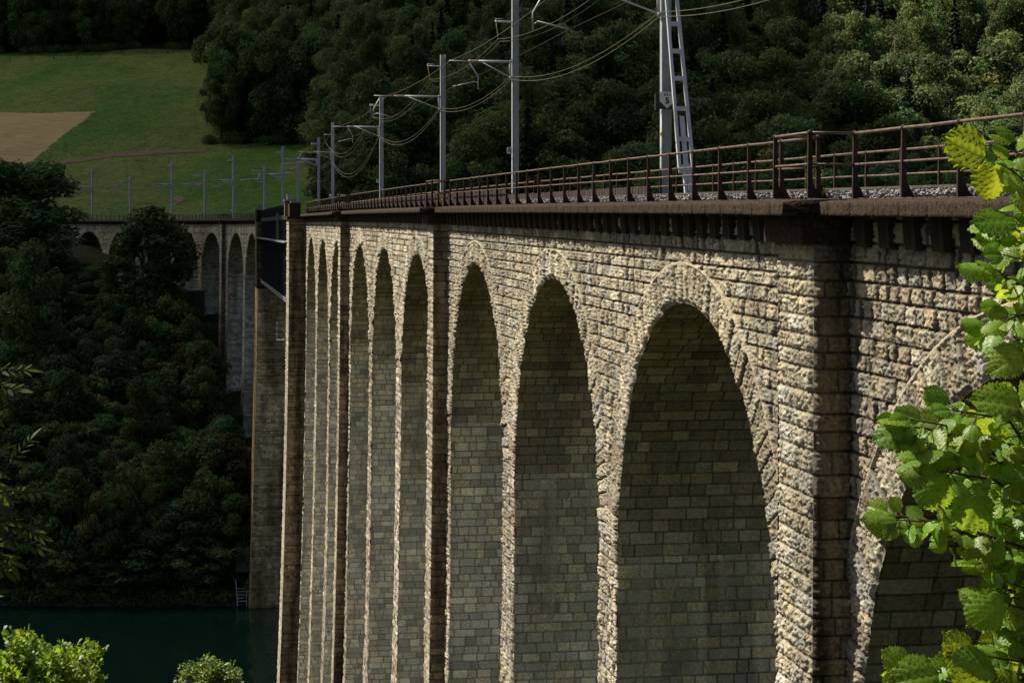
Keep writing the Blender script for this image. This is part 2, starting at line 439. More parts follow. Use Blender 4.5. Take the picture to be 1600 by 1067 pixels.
def viaduct_bay(root, sA, sB, centres, dens, k, zb_fun, fine, labels, want_back=True, pale=1.0):
    """one bay of arches between two pilasters; centres in increasing s"""
    # s grid
    g = [sA]
    while g[-1] < sB: g.append(g[-1] + dens(g[-1]))
    g[-1] = sB; sg = np.array(g)
    dzf = fine[0]; zz = zgrid(zb_fun, -.26, dzf, fine[1])
    n, m = len(sg), len(zz)
    Sg, Zg = np.meshgrid(sg, zz, indexing='ij'); s = Sg.ravel().copy(); z = Zg.ravel().copy()
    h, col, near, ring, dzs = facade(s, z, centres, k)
    col = col * pale  # far bays lightened to make up for their cloud shade
    F = grid_faces(n, m)
    cs = np.array(centres)[near]
    def inside(s_, z_, c_):
        dx = s_ - c_; dz = z_ - ZSP
        return np.where(dz > 0, np.hypot(dx, dz) < RAD, np.abs(dx) < halfw(z_))
    fs = s[F].mean(1); fz = z[F].mean(1); fc = cs[F[:, 0]]
    keep = ~inside(fs, fz, fc)
    F = F[keep]; fs = fs[keep]; fz = fz[keep]; fnear = near[F[:, 0]]
    usedv = np.zeros(len(s), bool); usedv[F.ravel()] = True
    proj = usedv & inside(s, z, cs)
    dx = s - cs; dz = z - ZSP; r = np.maximum(np.hypot(dx, dz), 1e-6)
    up = proj & (dz > 0)
    s = np.where(up, cs + dx / r * RAD, s); z2 = np.where(up, ZSP + dz / r * RAD, z)
    lo = proj & (dz <= 0)
    s = np.where(lo, cs + np.sign(dx) * halfw(z), s); z = z2
    V = P(s, OFF + batter(z) - h, z)
    # parts
    fdx = fs - np.array(centres)[fnear]; fdz = fz - ZSP; fr = np.hypot(fdx, fdz); fa = np.arctan2(fdz, fdx)
    isring = (fdz > .35) & (fr < ring_out(fa))
    ispier = (~isring) & (fz < ZSP + .35)
    for j, c in enumerate(centres):
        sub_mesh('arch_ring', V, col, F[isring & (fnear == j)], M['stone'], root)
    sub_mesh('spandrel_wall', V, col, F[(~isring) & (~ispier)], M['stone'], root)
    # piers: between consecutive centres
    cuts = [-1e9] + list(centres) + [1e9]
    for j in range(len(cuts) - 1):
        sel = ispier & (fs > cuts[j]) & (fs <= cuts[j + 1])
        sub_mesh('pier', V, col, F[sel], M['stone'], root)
    # barrels and pier cheeks
    for j, c in enumerate(centres):
        dn = dens(c + RAD); Yd = c
        dw = max(.022, min(.10, (.9864 * (c + RAD) + 2) / 1920 * .8)) if fine[2] is None else fine[2]
        nw = int(WID / dw) + 1
        # arch barrel, from right springing over the crown to the left springing
        na = max(40, int(math.pi * RAD / max(dzf * 1.3, .025)))
        an = np.linspace(0, math.pi, na)
        sb = c + RAD * np.cos(an); zb = ZSP + RAD * np.sin(an)
        hb, _, _, _, _ = facade(c + (RAD + .03) * np.cos(an), ZSP + (RAD + .03) * np.sin(an), centres, k)
        t = np.linspace(0, 1, nw)
        T, A = np.meshgrid(t, an, indexing='ij'); HB = np.broadcast_to(hb, T.shape)
        w0 = (OFF + batter(zb) - hb)[None, :]
        Wv = (w0 + (WID - w0) * T).ravel(); A = A.ravel()
        xs = Wv + 13 * j; zs = A * RAD
        cc, ii, d, px, pz = stone(xs, zs, .56, k + 60 + j, .34)
        rk = rock(xs, zs, k + 61)
        hh = (1 - np.exp(-np.maximum(d, 0) / .02)) * (.008 + .02 * rk)
        bc = stone_col(cc, ii, k + 60, d, xs, zs, 0.0, (.10, .088, .06), .016)
        crown_shade = (.62 + .38 * sstep(.75, .05, np.sin(A)))  # barrel darkens towards the crown: light falloff put into the colour
        bc = bc * crown_shade[:, None] * np.array([1.12, 1.08, .90]) * (.6 + .8 * rk)[:, None] * (.8 + .4 * hsh(cc, ii, k + 62))[:, None]  # pits darkened here too, dirt with painted relief shade
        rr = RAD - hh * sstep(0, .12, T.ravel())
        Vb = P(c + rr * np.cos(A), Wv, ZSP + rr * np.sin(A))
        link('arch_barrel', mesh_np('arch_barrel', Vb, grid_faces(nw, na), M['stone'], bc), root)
        # cheeks
        for sg_, nm in ((1, 'far'), (-1, 'near')):
            zc = zgrid(zb_fun, ZSP, dzf * (1.2 if sg_ > 0 else 4), fine[1])
            nn_ = nw if sg_ > 0 else 6
            wv, zz_, ss, cl, Fc = side_wall(zc, lambda q: c + sg_ * halfw(q), -sg_, 0, WID, nn_, k + 80 + j + (5 if sg_ > 0 else 0), .045, np.array([2.25, 2.2, 2.05]) * (1.0 if pale == 1 else .62))  # factor lightens the cheek stone in place of warm bounce light
            hf, _, _, _, _ = facade(c + sg_ * (halfw(zz_) + .03), zz_, centres, k)
            tt = (wv) / WID
            w0 = OFF + batter(zz_) - hf
            wv = w0 + (WID - batter(zz_) - w0) * tt
            ss = np.where(tt < 1e-6, c + sg_ * halfw(zz_), ss)
            link('pier_cheek', mesh_np('pier_cheek', P(ss, wv, zz_), Fc, M['stone'], cl), root)
    if want_back:
        sb = np.arange(sA, sB + .01, .6); zb = np.arange(-.26, zb_fun - .5, -.6)
        Sg, Zg = np.meshgrid(sb, zb, indexing='ij'); s = Sg.ravel(); z = Zg.ravel()
        F = grid_faces(len(sb), len(zb)); fs = s[F].mean(1); fz = z[F].mean(1)
        dd = np.abs(fs[:, None] - np.array(centres)[None, :]); fc = np.array(centres)[dd.argmin(1)]
        F = F[~inside(fs, fz, fc)]
        cl = np.full((len(s), 3), .3) * np.array([1, .9, .75])
        sub_mesh('rear_wall', P(s, WID - batter(z), z), cl, F, M['stone'], root, True)

def pilaster(root, s0, s1, prot, z_top, z_bot, k, dz, zfine, dirt_or_light=.55, name='pilaster', nwf=None, both=True, dens=.06):
    """projecting buttress: near cheek (facing -s), front, far cheek"""
    zz = zgrid(z_bot, z_top, dz, zfine)
    ds = max(dz * 1.3, .03)
    nw = max(6, int(prot / ds) + 2); nf = max(6, int((s1 - s0) / max(dens, .03)) + 2)
    Vs = []; Fs = []; Cs = []; off = 0
    dt = np.array([.62, .50, .40]) if dirt_or_light is None else np.array(dirt_or_light)
    for part in ('near', 'front', 'far'):
        if part == 'front':
            G, Zg = np.meshgrid(np.linspace(s0, s1, nf), zz, indexing='ij'); s = G.ravel(); z = Zg.ravel()
            c, i, d, px, pz = stone(s, z, .8, k + 2); rk = rock(s, z, k + 3)
            h = (1 - np.exp(-np.maximum(d, 0) / .022)) * (.008 + .036 * hsh(c, i, k) + .20 * (rk - .38))
            ed = np.minimum(s - s0, s1 - s); h = h * (.12 + .88 * sstep(.03, .15, ed))
            col = stone_col(c, i, k + 2, d, s, z, 0.0, (.20, .17, .13), .02) * (.44 + .98 * rk)[:, None] * 1.08  # same pit darkening as the facade: dirt and painted relief shade
            V = P(s, OFF - prot + batter(z) - h, z); F = grid_faces(nf, len(zz))
        else:
            G, Zg = np.meshgrid(np.linspace(0, 1, nw), zz, indexing='ij'); t = G.ravel(); z = Zg.ravel()
            wv = -prot + (prot + .05) * t
            c, i, d, px, pz = stone(wv + 3.1 * k, z, .62, k + 4); rk = rock(wv, z, k + 5)
            h = (1 - np.exp(-np.maximum(d, 0) / .025)) * (.01 + .05 * hsh(c, i, k) + .20 * (rk - .36)) * sstep(-.001, .05, t * prot)
            col = stone_col(c, i, k + 4, d, wv + 3.1 * k, z, 0.0, (.13, .11, .085))
            st = fbm(wv * 1.6, z * .11, k + 6, 4)
            gcol = col.mean(1, keepdims=True); col = col * .55 + gcol * .45 * np.array([1.05, 1.0, .92])
            col = col * dt * (.40 + 1.2 * sstep(.25, .7, st))[:, None] * (.40 + 1.25 * rk)[:, None] * (.75 + .5 * hsh(c, i, k + 9))[:, None]  # hollows darkened: dirt, and relief hidden by flat light painted in
            ss = (s0 - h) if part == 'near' else (s1 + h)
            V = P(ss, wv + batter(z), z); F = grid_faces(nw, len(zz))
        Vs.append(V); Fs.append(F + off); Cs.append(col); off += len(V)
    return link(name, mesh_np(name, np.vstack(Vs), np.vstack(Fs), M['stone'], np.vstack(Cs)), root)

# ---- near viaduct
E_ = [-22.0, 32.8, 87.4, 143.4, 198.9]
base1 = PV(115, 2, -50)
V1 = thing('stone_viaduct', 'long sunlit stone arch viaduct with rough ashlar face crossing the lake', 'viaduct', base1)
def dens_near(q):
    Y = .9864 * q + 1.9
    return max(.028, min(.40, .62 * Y * Y / 22270.0))
bays = [
    (18.0, 32.8, [24.8], (.020, -9, None), 1),
    (32.8, 87.4, [44.4, 61.4, 78.7], (.022, -21.5, None), 2),
    (87.4, 143.4, [87.4 + 12.4, 87.4 + 29.6, 87.4 + 46.8], (.045, -36, None), 3),
    (143.4, 198.9, [143.4 + 12.1, 143.4 + 29.2, 143.4 + 46.3], (.075, -52, None), 4),
]
GB = [-18, -30, -46, -62]
for b, (sA, sB, cen, fine, k) in enumerate(bays):
    viaduct_bay(V1, sA, sB, cen, dens_near, k, GB[b], fine, None)
for j, (dz, zf, zb) in enumerate(((.022, -10, -20), (.045, -24, -36), (.07, -38, -54))):
    e = E_[j + 1]
    pilaster(V1, e, e + 2.1, .70, -.80, zb, 30 + j * 7, dz, zf, dirt_or_light=(.62, .54, .46) if j == 0 else (.52, .44, .36), dens=dens_near(e))
# river pier carrying the truss, near end
pilaster(V1, 198.9, 204.2, 1.75, -.34, -62, 77, .09, -56, dirt_or_light=(.42, .36, .29), name='river_pier', dens=.4)
mb = MB(); sbox(mb, 204.0, 204.25, -1.7, WID + 1.7, -62, -10.2); sbox(mb, 200, 204.2, WID - .1, WID + 1.7, -62, -.4)
mb.build('river_pier_core', M['concrete_dark'], V1)
# solid deck
mb = MB(); sbox(mb, 10, 204.2, .25, WID - .25, -.55, -.14)
mb.build('deck', M['concrete_dark'], V1)
# ------------------------------------------------------------------ cornice, corbels, railing
def cornice_np(root, s0, s1, w_out, z0, z1, name, k, ds):
    """projecting coping course with a sloping top, in blocks"""
    g = np.arange(s0, s1, ds); g = np.append(g, s1)
    prof = [(0.30, z0), (-w_out, z0), (-w_out, (z0 + z1) / 2), (-w_out, z1), (-w_out + .2, z1 + .03), (.15, z1 + .07), (.45, z1 + .07)]
    prof = np.array(prof)
    # subdivide the outer face
    pts = []
    for a, b in zip(prof[:-1], prof[1:]):
        L = np.hypot(*(b - a)); nn = max(1, int(L / max(ds, .05)))
        for t in range(nn): pts.append(a + (b - a) * t / nn)
    pts.append(prof[-1]); pts = np.array(pts)
    S, I = np.meshgrid(g, np.arange(len(pts)), indexing='ij'); s = S.ravel(); I = I.ravel()
    bi = np.floor(s / 1.15 + .3 * hsh(np.floor(s / 1.15), 0 * s, k)); fr = (s / 1.15) % 1
    nz = fbm(s * 9, pts[I, 1] * 9 + I * .01, k, 3)
    o = .035 * (nz - .5) + .012 * (hsh(bi, bi * 0, k + 1) - .5) - .05 * np.exp(-np.minimum(fr, 1 - fr) * 1.15 / .022) + .03 * (fbm(s * 2.2, pts[I, 1] * 2 + 5, k + 9, 2) - .5)
    out = (pts[I, 0] < -.02)
    V = P(s, pts[I, 0] - np.where(out, o, 0), pts[I, 1] + np.where(pts[I, 1] > z1, .02 * (nz - .5), 0))
    F = [grid_faces(len(g), len(pts))]; n_ = len(pts); Vx = [V]; off = len(V)
    for b in (0, (len(g) - 1) * n_):     # end faces
        sv = np.full(n_, g[0] if b == 0 else g[-1]); Vx.append(P(sv, np.full(n_, .45), pts[:, 1]))
        i = np.arange(n_ - 1); F.append(np.stack([b + i, b + i + 1, off + i + 1, off + i], 1)); off += n_
    link(name, mesh_np(name, np.vstack(Vx), np.vstack(F), M['coping']), root)

def corbel_mesh():
    m = MB()
    # x = s, y = outwards (-w), z
    prof = [(-.1, -.54), (.13, -.54), (.15, -.50), (.18, -.2), (.19, 0), (-.1, 0)]
    for a, b in ((-.24, -.02), (.02, .24)) if False else ((-.25, .25),):
        i = len(m.v)
        for x in (a, b):
            for y, z in prof: m.v.append((x, y, z))
        n = len(prof)
        for j in range(n): m.f.append((i + j, i + (j + 1) % n, i + n + (j + 1) % n, i + n + j))
        m.f.append(tuple(i + j for j in range(n))[::-1]); m.f.append(tuple(i + n + j for j in range(n)))
    return m
CORB = corbel_mesh().mesh('corbel', M['corbel'])
def place_along(me, name, root, s, wv, z, flip=True):
    o = bpy.data.objects.new(name, me); COL.objects.link(o); o.parent = root
    o.location = PV(s, wv, z) - Vector(root.location); o.rotation_euler = (0, 0, heading(s) + math.pi / 2 + (0 if flip else math.pi))
    return o
def xf_append(mb, me, s, wv, z, flip=True):
    a = heading(s) + math.pi / 2 + (0 if flip else math.pi); c, si = math.cos(a), math.sin(a); p = PV(s, wv, z); b = len(mb.v)
    for v in me.vertices:
        mb.v.append((p.x + v.co.x * c - v.co.y * si, p.y + v.co.x * si + v.co.y * c, p.z + v.co.z))
    for f in me.polygons: mb.f.append(tuple(b + i for i in f.vertices))
# local x axis -> along s, local y -> towards the camera side
ZC0, ZC1 = -.32, -.08
for (a, b), k in zip(((18, 32.8), (34.9, 87.4), (89.5, 143.4), (145.5, 198.9)), (1, 2, 3, 4)):
    cornice_np(V1, a, b, .66, ZC0, ZC1, 'cornice', k, .035 if a < 60 else .12)
for e, k in ((32.8, 5), (87.4, 6), (143.4, 7)):
    cornice_np(V1, e - .18, e + 2.3, 1.34, ZC0, ZC1, 'refuge_cornice', k, .035 if e < 60 else .1)
    mb = MB(); sbox(mb, e - .18, e + 2.3, -1.10, .2, ZC0 + .01, ZC1 - .01)
    sbox(mb, e - .1, e + 2.2, -.95, .1, ZC0 - .5, ZC0 + .004)
    mb.build('refuge_slab', M['coping'], V1)
cs = []
for a, b in ((18.5, 32.5), (35.3, 87.2), (89.8, 143.2), (145.8, 198.5)):
    n = int((b - a) / 1.12)
    cs += [a + (i + .5) * (b - a) / n for i in range(n)]
rest = MB()
for i, s in enumerate(cs):
    if i < 98: place_along(CORB, 'corbel', V1, s, -.0, ZC0)
    else: xf_append(rest, CORB, s, 0, ZC0)
ro = rest.build('corbel_row', M['corbel'], V1); ro['kind'] = 'stuff'

# ------------------------------------------------------------------ railings
def post_mesh(h):
    m = MB()
    m.hexa([(-.03, -.05, 0), (.03, -.05, 0), (.03, .05, 0), (-.03, .05, 0), (-.025, -.035, h), (.025, -.035, h), (.025, .035, h), (-.025, .035, h)])
    m.hexa([(-.035, -.20, 0), (.035, -.20, 0), (.035, -.05, 0), (-.035, -.05, 0), (-.025, -.17, .03), (.025, -.17, .03), (.025, -.05, .26), (-.025, -.05, .26)])
    m.ball((0, 0, h), .055, 8, 5)
    m.ball((0, 0, h * .52), .042, 6, 4)
    return m
POST = post_mesh(1.16).mesh('post', M['rust'])
def railing(name, label, w_line, spans, refuges, flip, zb=.0, pitch=2.3, root_s=60, maxposts=98, panel=None, sag=.012, cat='railing', group='rusty tube railings along the viaduct decks'):
    root = thing(name, label, cat, PV(root_s, w_line, zb), group)
    ss = []
    tops = MB(); mids = MB()
    for a, b in spans:
        n = max(1, round((b - a) / pitch)); q = [a + (b - a) * i / n for i in range(n + 1)]
        ss += [(x, w_line) for x in q]
        for mbx, hh, rr in ((tops, 1.16, .03), (mids, .60, .024)):
            pts = []
            for x, y in zip(q[:-1], q[1:]):
                pts += [PV(x, w_line, zb + hh), PV((x + y) / 2, w_line, zb + hh - sag * (random.random() - .1))]
            pts.append(PV(q[-1], w_line, zb + hh)); mbx.tube(pts, rr, 6)
    dw = -.84 if flip else .84
    for a, b in refuges:
        ss += [(a, w_line + dw), (b, w_line + dw)]
        for mbx, hh, rr in ((tops, 1.16, .03), (mids, .60, .024)):
            mbx.tube([PV(a, w_line, zb + hh), PV(a, w_line + dw, zb + hh)], rr, 6); mbx.tube([PV(a, w_line + dw, zb + hh), PV(b, w_line + dw, zb + hh)], rr, 6)
            mbx.tube([PV(b, w_line + dw, zb + hh), PV(b, w_line, zb + hh)], rr, 6)
    tops.build('top_rail', M['rust_rail'], root, True); mids.build('middle_rail', M['rust_rail'], root, True)
    rest = MB()
    for i, (s, wl) in enumerate(ss):
        if i < maxposts: place_along(POST, 'post', root, s, wl, zb, flip)
        else: xf_append(rest, POST, s, wl, zb, flip)
    if rest.v:
        o = rest.build('post_row', M['rust'], root); o['kind'] = 'stuff'
    if panel:
        a, b = panel; m = MB(); d = .14 if flip else -.14; x = a; i = 0
        while x < b:
            y = x + .24; o = .012 * (i % 2) + .01 * random.random(); hh = .60 + .015 * random.random()
            st = 1 if x < 150 else 4
            sbox(m, x, min(b, x + .22 * st + (.02 * (st - 1))), w_line + d + o, w_line + d + o + .03, zb - .06, zb + hh, seg=1)
            x += .24 * st; i += 1
        m.build('board_screen', M['board'], root)
    return root
railing('deck_railing', 'rusty tube railing along the near edge of the sunlit stone viaduct', .10, [(18.6, 32.9), (34.95, 87.5), (89.5, 143.5), (145.5, 198.5)], [(32.9, 34.95), (87.5, 89.5), (143.5, 145.5)], True, panel=(72.5, 198.4))
railing('deck_railing', 'rusty tube railing on the far side of the rails, in front of the catenary masts', WID - .12, [(14, 32.9), (34.95, 87.5), (89.5, 143.5), (145.5, 198.5)], [], False, panel=(66, 198.4))

# ------------------------------------------------------------------ track
def polyline(w_, z_, s0, s1, step=5): 
    return [PV(s, w_, z_) for s in np.arange(s0, s1 + .01, step)]
def rail_profile(mb, wv, s0, s1):
    st = 4.0; g = np.arange(s0, s1 + .1, st)
    for a, b in zip(g[:-1], g[1:]):
        for (x0, x1, z0, z1) in ((-.07, .07, .07, .095), (-.012, .012, .095, .185), (-.036, .036, .185, .23)):
            c = [P(a, wv + x0, z0), P(a, wv + x1, z0), P(b, wv + x1, z0), P(b, wv + x0, z0), P(a, wv + x0, z1), P(a, wv + x1, z1), P(b, wv + x1, z1), P(b, wv + x0, z1)]
            mb.hexa([tuple(map(float, q)) for q in c])
tr = thing('railway_track', 'single railway track of two brown rails running over the viaduct', 'railway track', PV(120, 2.2, 0))
for wv in (1.35, 2.86):
    m = MB(); rail_profile(m, wv, 14, 478); m.build('rail', M['railsteel'], tr)
for x in np.arange(20, 78, .62):
    m = MB(); m.box(-.12, .12, -1.25, 1.25, -.1, .012); me = m.mesh('sleeper', M['sleeper'])
    break
sl_n = 0
for x in np.arange(20, 81, .62):
    place_along(me, 'sleeper', tr, x, 2.1, .055); sl_n += 1
# ballast: bed plus loose stones heaped along the near shoulder
m = MB(); sbox(m, 12, 480, .46, WID - .46, -.3, .03)
bed_v, bed_f = list(m.v), list(m.f)
def rocks(n, fs, fw, fz, size):
    s = fs(n); wv = fw(n); z = fz(n); r = size * _rng.uniform(.6, 1.35, n)
    t = (1 + 5 ** .5) / 2
    ico = np.array([(-1, t, 0), (1, t, 0), (-1, -t, 0), (1, -t, 0), (0, -1, t), (0, 1, t), (0, -1, -t), (0, 1, -t), (t, 0, -1), (t, 0, 1), (-t, 0, -1), (-t, 0, 1)], float) / math.sqrt(1 + t * t)
    f = np.array([(0, 11, 5), (0, 5, 1), (0, 1, 7), (0, 7, 10), (0, 10, 11), (1, 5, 9), (5, 11, 4), (11, 10, 2), (10, 7, 6), (7, 1, 8), (3, 9, 4), (3, 4, 2), (3, 2, 6), (3, 6, 8), (3, 8, 9), (4, 9, 5), (2, 4, 11), (6, 2, 10), (8, 6, 7), (9, 8, 1)])
    base = P(s, wv, z)
    V = base[:, None, :] + ico[None] * r[:, None, None] * _rng.uniform(.6, 1.25, (n, 12, 1)) * np.array([1, 1, .8])
    F = f[None] + (np.arange(n) * 12)[:, None, None]
    return V.reshape(-1, 3), F.reshape(-1, 3)
V_, F_ = rocks(9000, lambda n: 19 + 62 * _rng.uniform(0, 1, n) ** 1.6, lambda n: _rng.uniform(.26, 1.28, n), lambda n: _rng.uniform(.02, .135, n), .036)
bo = bpy.data.objects.new('ballast', mesh_np('ballast', V_, F_, M['ballast'], None, False)); COL.objects.link(bo)
tag(bo, 'pale stone ballast heaped beside the rails on the deck', 'ballast', None, 'stuff')
m = MB(); m.v = bed_v; m.f = bed_f; bb = m.build('ballast_bed', M['ballast']); tag(bb, 'flat bed of pale ballast under the rails', 'ballast', None, 'stuff')
# ------------------------------------------------------------------ blocks of masonry (piers, towers)
def stone_block(root, name, s0, s1, w0, w1, z0, z1, k, dz, dirt_or_light=(.55, .48, .40), faces=('near', 'front', 'rear', 'far', 'top'), bat=True, rough=.05, wd=.7):
    Vs, Fs, Cs, off = [], [], [], 0
    zz = np.linspace(z1, z0, max(3, int((z1 - z0) / dz)))
    bf = batter if bat else (lambda q: q * 0)
    dt = np.array(dirt_or_light)
    for fc in faces:
        if fc in ('near', 'far'):
            n = max(3, int((w1 - w0) / dz)); G, Z = np.meshgrid(np.linspace(0, 1, n), zz, indexing='ij'); t = G.ravel(); z = Z.ravel()
            a = w0 + bf(z); b = w1 - bf(z); wv = a + (b - a) * t
            c, i, d, _, _ = stone(wv + 11 * k, z, wd, k); rk = rock(wv, z, k + 1)
            h = (1 - np.exp(-np.maximum(d, 0) / .03)) * (.02 + rough * rk)
            sb = -bf(z) * .5
            ss = (s0 - h - sb) if fc == 'near' else (s1 + h + sb)
            V = P(ss, wv, z); ax = wv
        elif fc in ('front', 'rear'):
            n = max(3, int((s1 - s0) / dz)); G, Z = np.meshgrid(np.linspace(0, 1, n), zz, indexing='ij'); t = G.ravel(); z = Z.ravel()
            a = s0 + bf(z) * .5; b = s1 - bf(z) * .5; ss = a + (b - a) * t
            c, i, d, _, _ = stone(ss, z, wd, k + 2); rk = rock(ss, z, k + 3)
            h = (1 - np.exp(-np.maximum(d, 0) / .03)) * (.02 + rough * rk)
            V = P(ss, (w0 + bf(z) - h) if fc == 'front' else (w1 - bf(z) + h), z); ax = ss
        else:
            G, Z = np.meshgrid(np.linspace(s0, s1, 4), np.linspace(w0, w1, 4), indexing='ij'); t = G.ravel()
            V = P(G.ravel(), Z.ravel(), z1); n = 4; z = t * 0 + z1; ax = t; c = t * 0; i = t * 0; d = t * 0 + 1
        col = stone_col(c, i, k, d, ax, z, 0.0, (.13, .115, .09))
        st = fbm(ax * .5, z * .09, k + 6, 4)
        col = col * dt * (.45 + 1.1 * sstep(.25, .72, st))[:, None] * (.7 + .6 * hsh(c, i, k + 9))[:, None]
        F = grid_faces(n, len(zz) if fc != 'top' else 4)
        Vs.append(V); Fs.append(F + off); Cs.append(col); off += len(V)
    return link(name, mesh_np(name, np.vstack(Vs), np.vstack(Fs), M['stone'], np.vstack(Cs)), root)

# top of the near river pier
mb = MB()
sbox(mb, 198.9, 199.6, -1.7, -.55, -.3, 1.12); sbox(mb, 199.6, 203.0, -1.7, -1.4, -.3, 1.05)
mb.build('parapet', M['coping'], V1)
mb = MB(); sbox(mb, 198.8, 199.7, -1.6, -.5, 1.12, 1.3); mb.build('parapet_cap', M['concrete'], V1)
stone_block(V1, 'gate_pillar', 202.6, 204.3, -1.95, -1.25, -.3, 1.35, 91, .12, (.6, .54, .46), bat=False)
mb = MB(); sbox(mb, 202.4, 204.5, -2.05, -1.15, 1.35, 1.5); mb.box(0, 0, 0, 0, 0, 0) if False else None
sbox(mb, 203.0, 203.9, -1.75, -1.2, 1.5, 2.1); mb.build('pillar_cap', M['concrete'], V1)
mb = MB(); sbox(mb, 198.7, 204.6, -1.95, 0, -.55, -.28); mb.build('pier_cornice', M['coping'], V1)

# ---- truss span
ST0, ST1 = 203.0, 298.0
V2 = thing('steel_truss_bridge', 'dark steel lattice truss span with a grey side walkway between the stone viaducts', 'truss bridge', PV(250, 2, -5))
WT0, WT1 = -1.1, WID + 1.1
def tz(s): return -.25
for wv in (WT0, WT1):
    m = MB(); sbox(m, ST0, ST1, wv - .2, wv + .2, -.55, -.05, seg=12); m.build('top_chord', M['truss'], V2)
    m = MB(); sbox(m, ST0, ST1, wv - .22, wv + .22, -9.75, -9.35, seg=12); sbox(m, ST0, ST1, wv - .3, wv + .3, -9.36, -9.28, seg=12)
    m.build('bottom_chord', M['walk'], V2)
NV = 27
for wv in (WT0, WT1):
    xs = [ST0 + .6 + (ST1 - ST0 - 1.2) * i / NV for i in range(NV + 1)]
    for i, x in enumerate(xs):
        m = MB(); sbox(m, x - .16, x + .16, wv - .22, wv - .19, -9.4, -.3, seg=1); sbox(m, x - .16, x + .16, wv + .19, wv + .22, -9.4, -.3, seg=1)
        sbox(m, x - .02, x + .02, wv - .19, wv + .19, -9.4, -.3, seg=1)
        if wv == WT0: m.build('upright', M['truss'], V2)
        elif i == 0: dm = MB()
        if wv != WT0:
            b = len(dm.v); dm.v += m.v; dm.f += [tuple(b + q for q in f) for f in m.f]
    dg = MB()
    for i in range(NV):
        a, b = xs[i], xs[i + 1]; 
        for (p, q) in (((a, -9.4), (b, -4.9)), ((b, -9.4), (a, -4.9)), ((a, -4.9), (b, -.4)), ((b, -4.9), (a, -.4))):
            dg.bar(PV(p[0], wv, p[1]), PV(q[0], wv, q[1]), .05, .16)
    dg.build('lattice', M['truss'], V2)
dm.build('rear_uprights', M['truss'], V2)
m = MB(); sbox(m, ST0, ST1, WT0 + .2, WT1 - .2, -.6, -.12, seg=12)
for x in np.arange(ST0 + 1, ST1, 3.4): sbox(m, x - .15, x + .15, WT0, WT1, -1.3, -.6, seg=1); sbox(m, x - .1, x + .1, WT0, WT1, -9.7, -9.4, seg=1)
m.build('deck_girders', M['truss'], V2)
m = MB(); sbox(m, ST0 - .2, ST1 + 5.2, WT0 - 1.0, WT0 - .2, -3.05, -2.93, seg=14); m.build('walkway', M['walk'], V2)
for x in np.arange(ST0 + 1, ST1, 3.4):
    m = MB(); m.bar(PV(x, WT0 - .2, -3.9), PV(x, WT0 - 1.0, -3.05), .08, .08); m.build('walkway_bracket', M['truss'], V2)
m = MB(); sbox(m, ST0, ST1, WT0 - .14, WT0 - .10, 1.04, 1.16, seg=12); sbox(m, ST0, ST1, WT0 - .14, WT0 - .10, .50, .58, seg=12)
sbox(m, ST0, ST1, WT0 - .06, WT0 - .04, .0, .8, seg=12)
for x in np.arange(ST0 + .3, ST1, 1.7): sbox(m, x - .05, x + .05, WT0 - .2, WT0 - .08, -.1, 1.16, seg=1)
m.build('railing', M['truss'], V2); m = MB()
sbox(m, ST0, ST1, WT1 + .10, WT1 + .14, 1.04, 1.16, seg=12); sbox(m, ST0, ST1, WT1 + .04, WT1 + .10, 0, 1.06, seg=12)
m.build('railing', M['truss'], V2)
m = MB()
for x in (232.0, 236.0): sbox(m, x, x + .5, WT0 - .34, WT0 - .22, -3, .3, seg=1)
m.build('pale_stay', M['walk'], V2)

# inspection platform on the river pier
pf = thing('inspection_platform', 'small steel inspection platform with guard rails fixed to the river pier', 'platform', PV(206, -1.4, -13))
zp = -13.4; m = MB(); sbox(m, 204.3, 206.5, -2.75, -1.75, zp, zp + .08, seg=1); m.build('platform_floor', M['platform_steel'], pf)
m = MB()
for x in (204.4, 206.4):
    for y in (-2.7, -1.85): m.tube([PV(x, y, zp), PV(x, y, zp + 1.9)], .035, 5)
for zz_ in (.65, 1.25, 1.85):
    m.tube([PV(204.4, -2.7, zp + zz_), PV(206.4, -2.7, zp + zz_)], .03, 5); m.tube([PV(204.4, -2.7, zp + zz_), PV(204.4, -1.85, zp + zz_)], .03, 5); m.tube([PV(206.4, -2.7, zp + zz_), PV(206.4, -1.85, zp + zz_)], .03, 5)
m.build('guard_rail', M['platform_steel'], pf)
m = MB(); m.bar(PV(204.4, -2.7, zp), PV(204.4, -1.6, zp - 1.5), .09, .09); m.bar(PV(206.4, -2.7, zp), PV(206.4, -1.6, zp - 1.5), .09, .09); m.build('brace', M['platform_steel'], pf)

# ---- far viaduct
V3 = thing('stone_viaduct', 'shaded curved stone viaduct beyond the truss, half hidden by bank trees', 'viaduct', PV(380, 2, -10))
stone_block(V3, 'river_pier', 292.0, 303.0, -1.75, WID + 1.75, -64, -10.6, 120, .13, (1.6, 1.28, .88), ('near', 'front', 'far', 'rear', 'top'))  # tan stone lightened to offset the cloud shade on it
m = MB(); sbox(m, 291.6, 303.2, -1.95, WID + 1.95, -10.6, -10.2, seg=1); m.build('bearing_ledge', M['coping'], V3)
stone_block(V3, 'tower', 298.8, 303.0, -1.75, WID + 1.75, -10.2, -.5, 121, .16, (.42, .38, .33), ('near', 'front', 'rear', 'far', 'top'), bat=False)
stone_block(V3, 'tower', 293.5, 298.8, -1.95, -1.15, -10.2, -.5, 122, .16, (.50, .46, .40), ('near', 'front', 'top', 'rear'), bat=False)
m = MB(); sbox(m, 293.3, 303.2, -2.05, -1.05, -.5, -.2, seg=1); m.build('tower_cornice', M['coping'], V3)
m = MB(); sbox(m, 293.6, 300, -1.95, -1.15, -.2, 1.2, seg=1); m.build('parapet', M['coping'], V3)
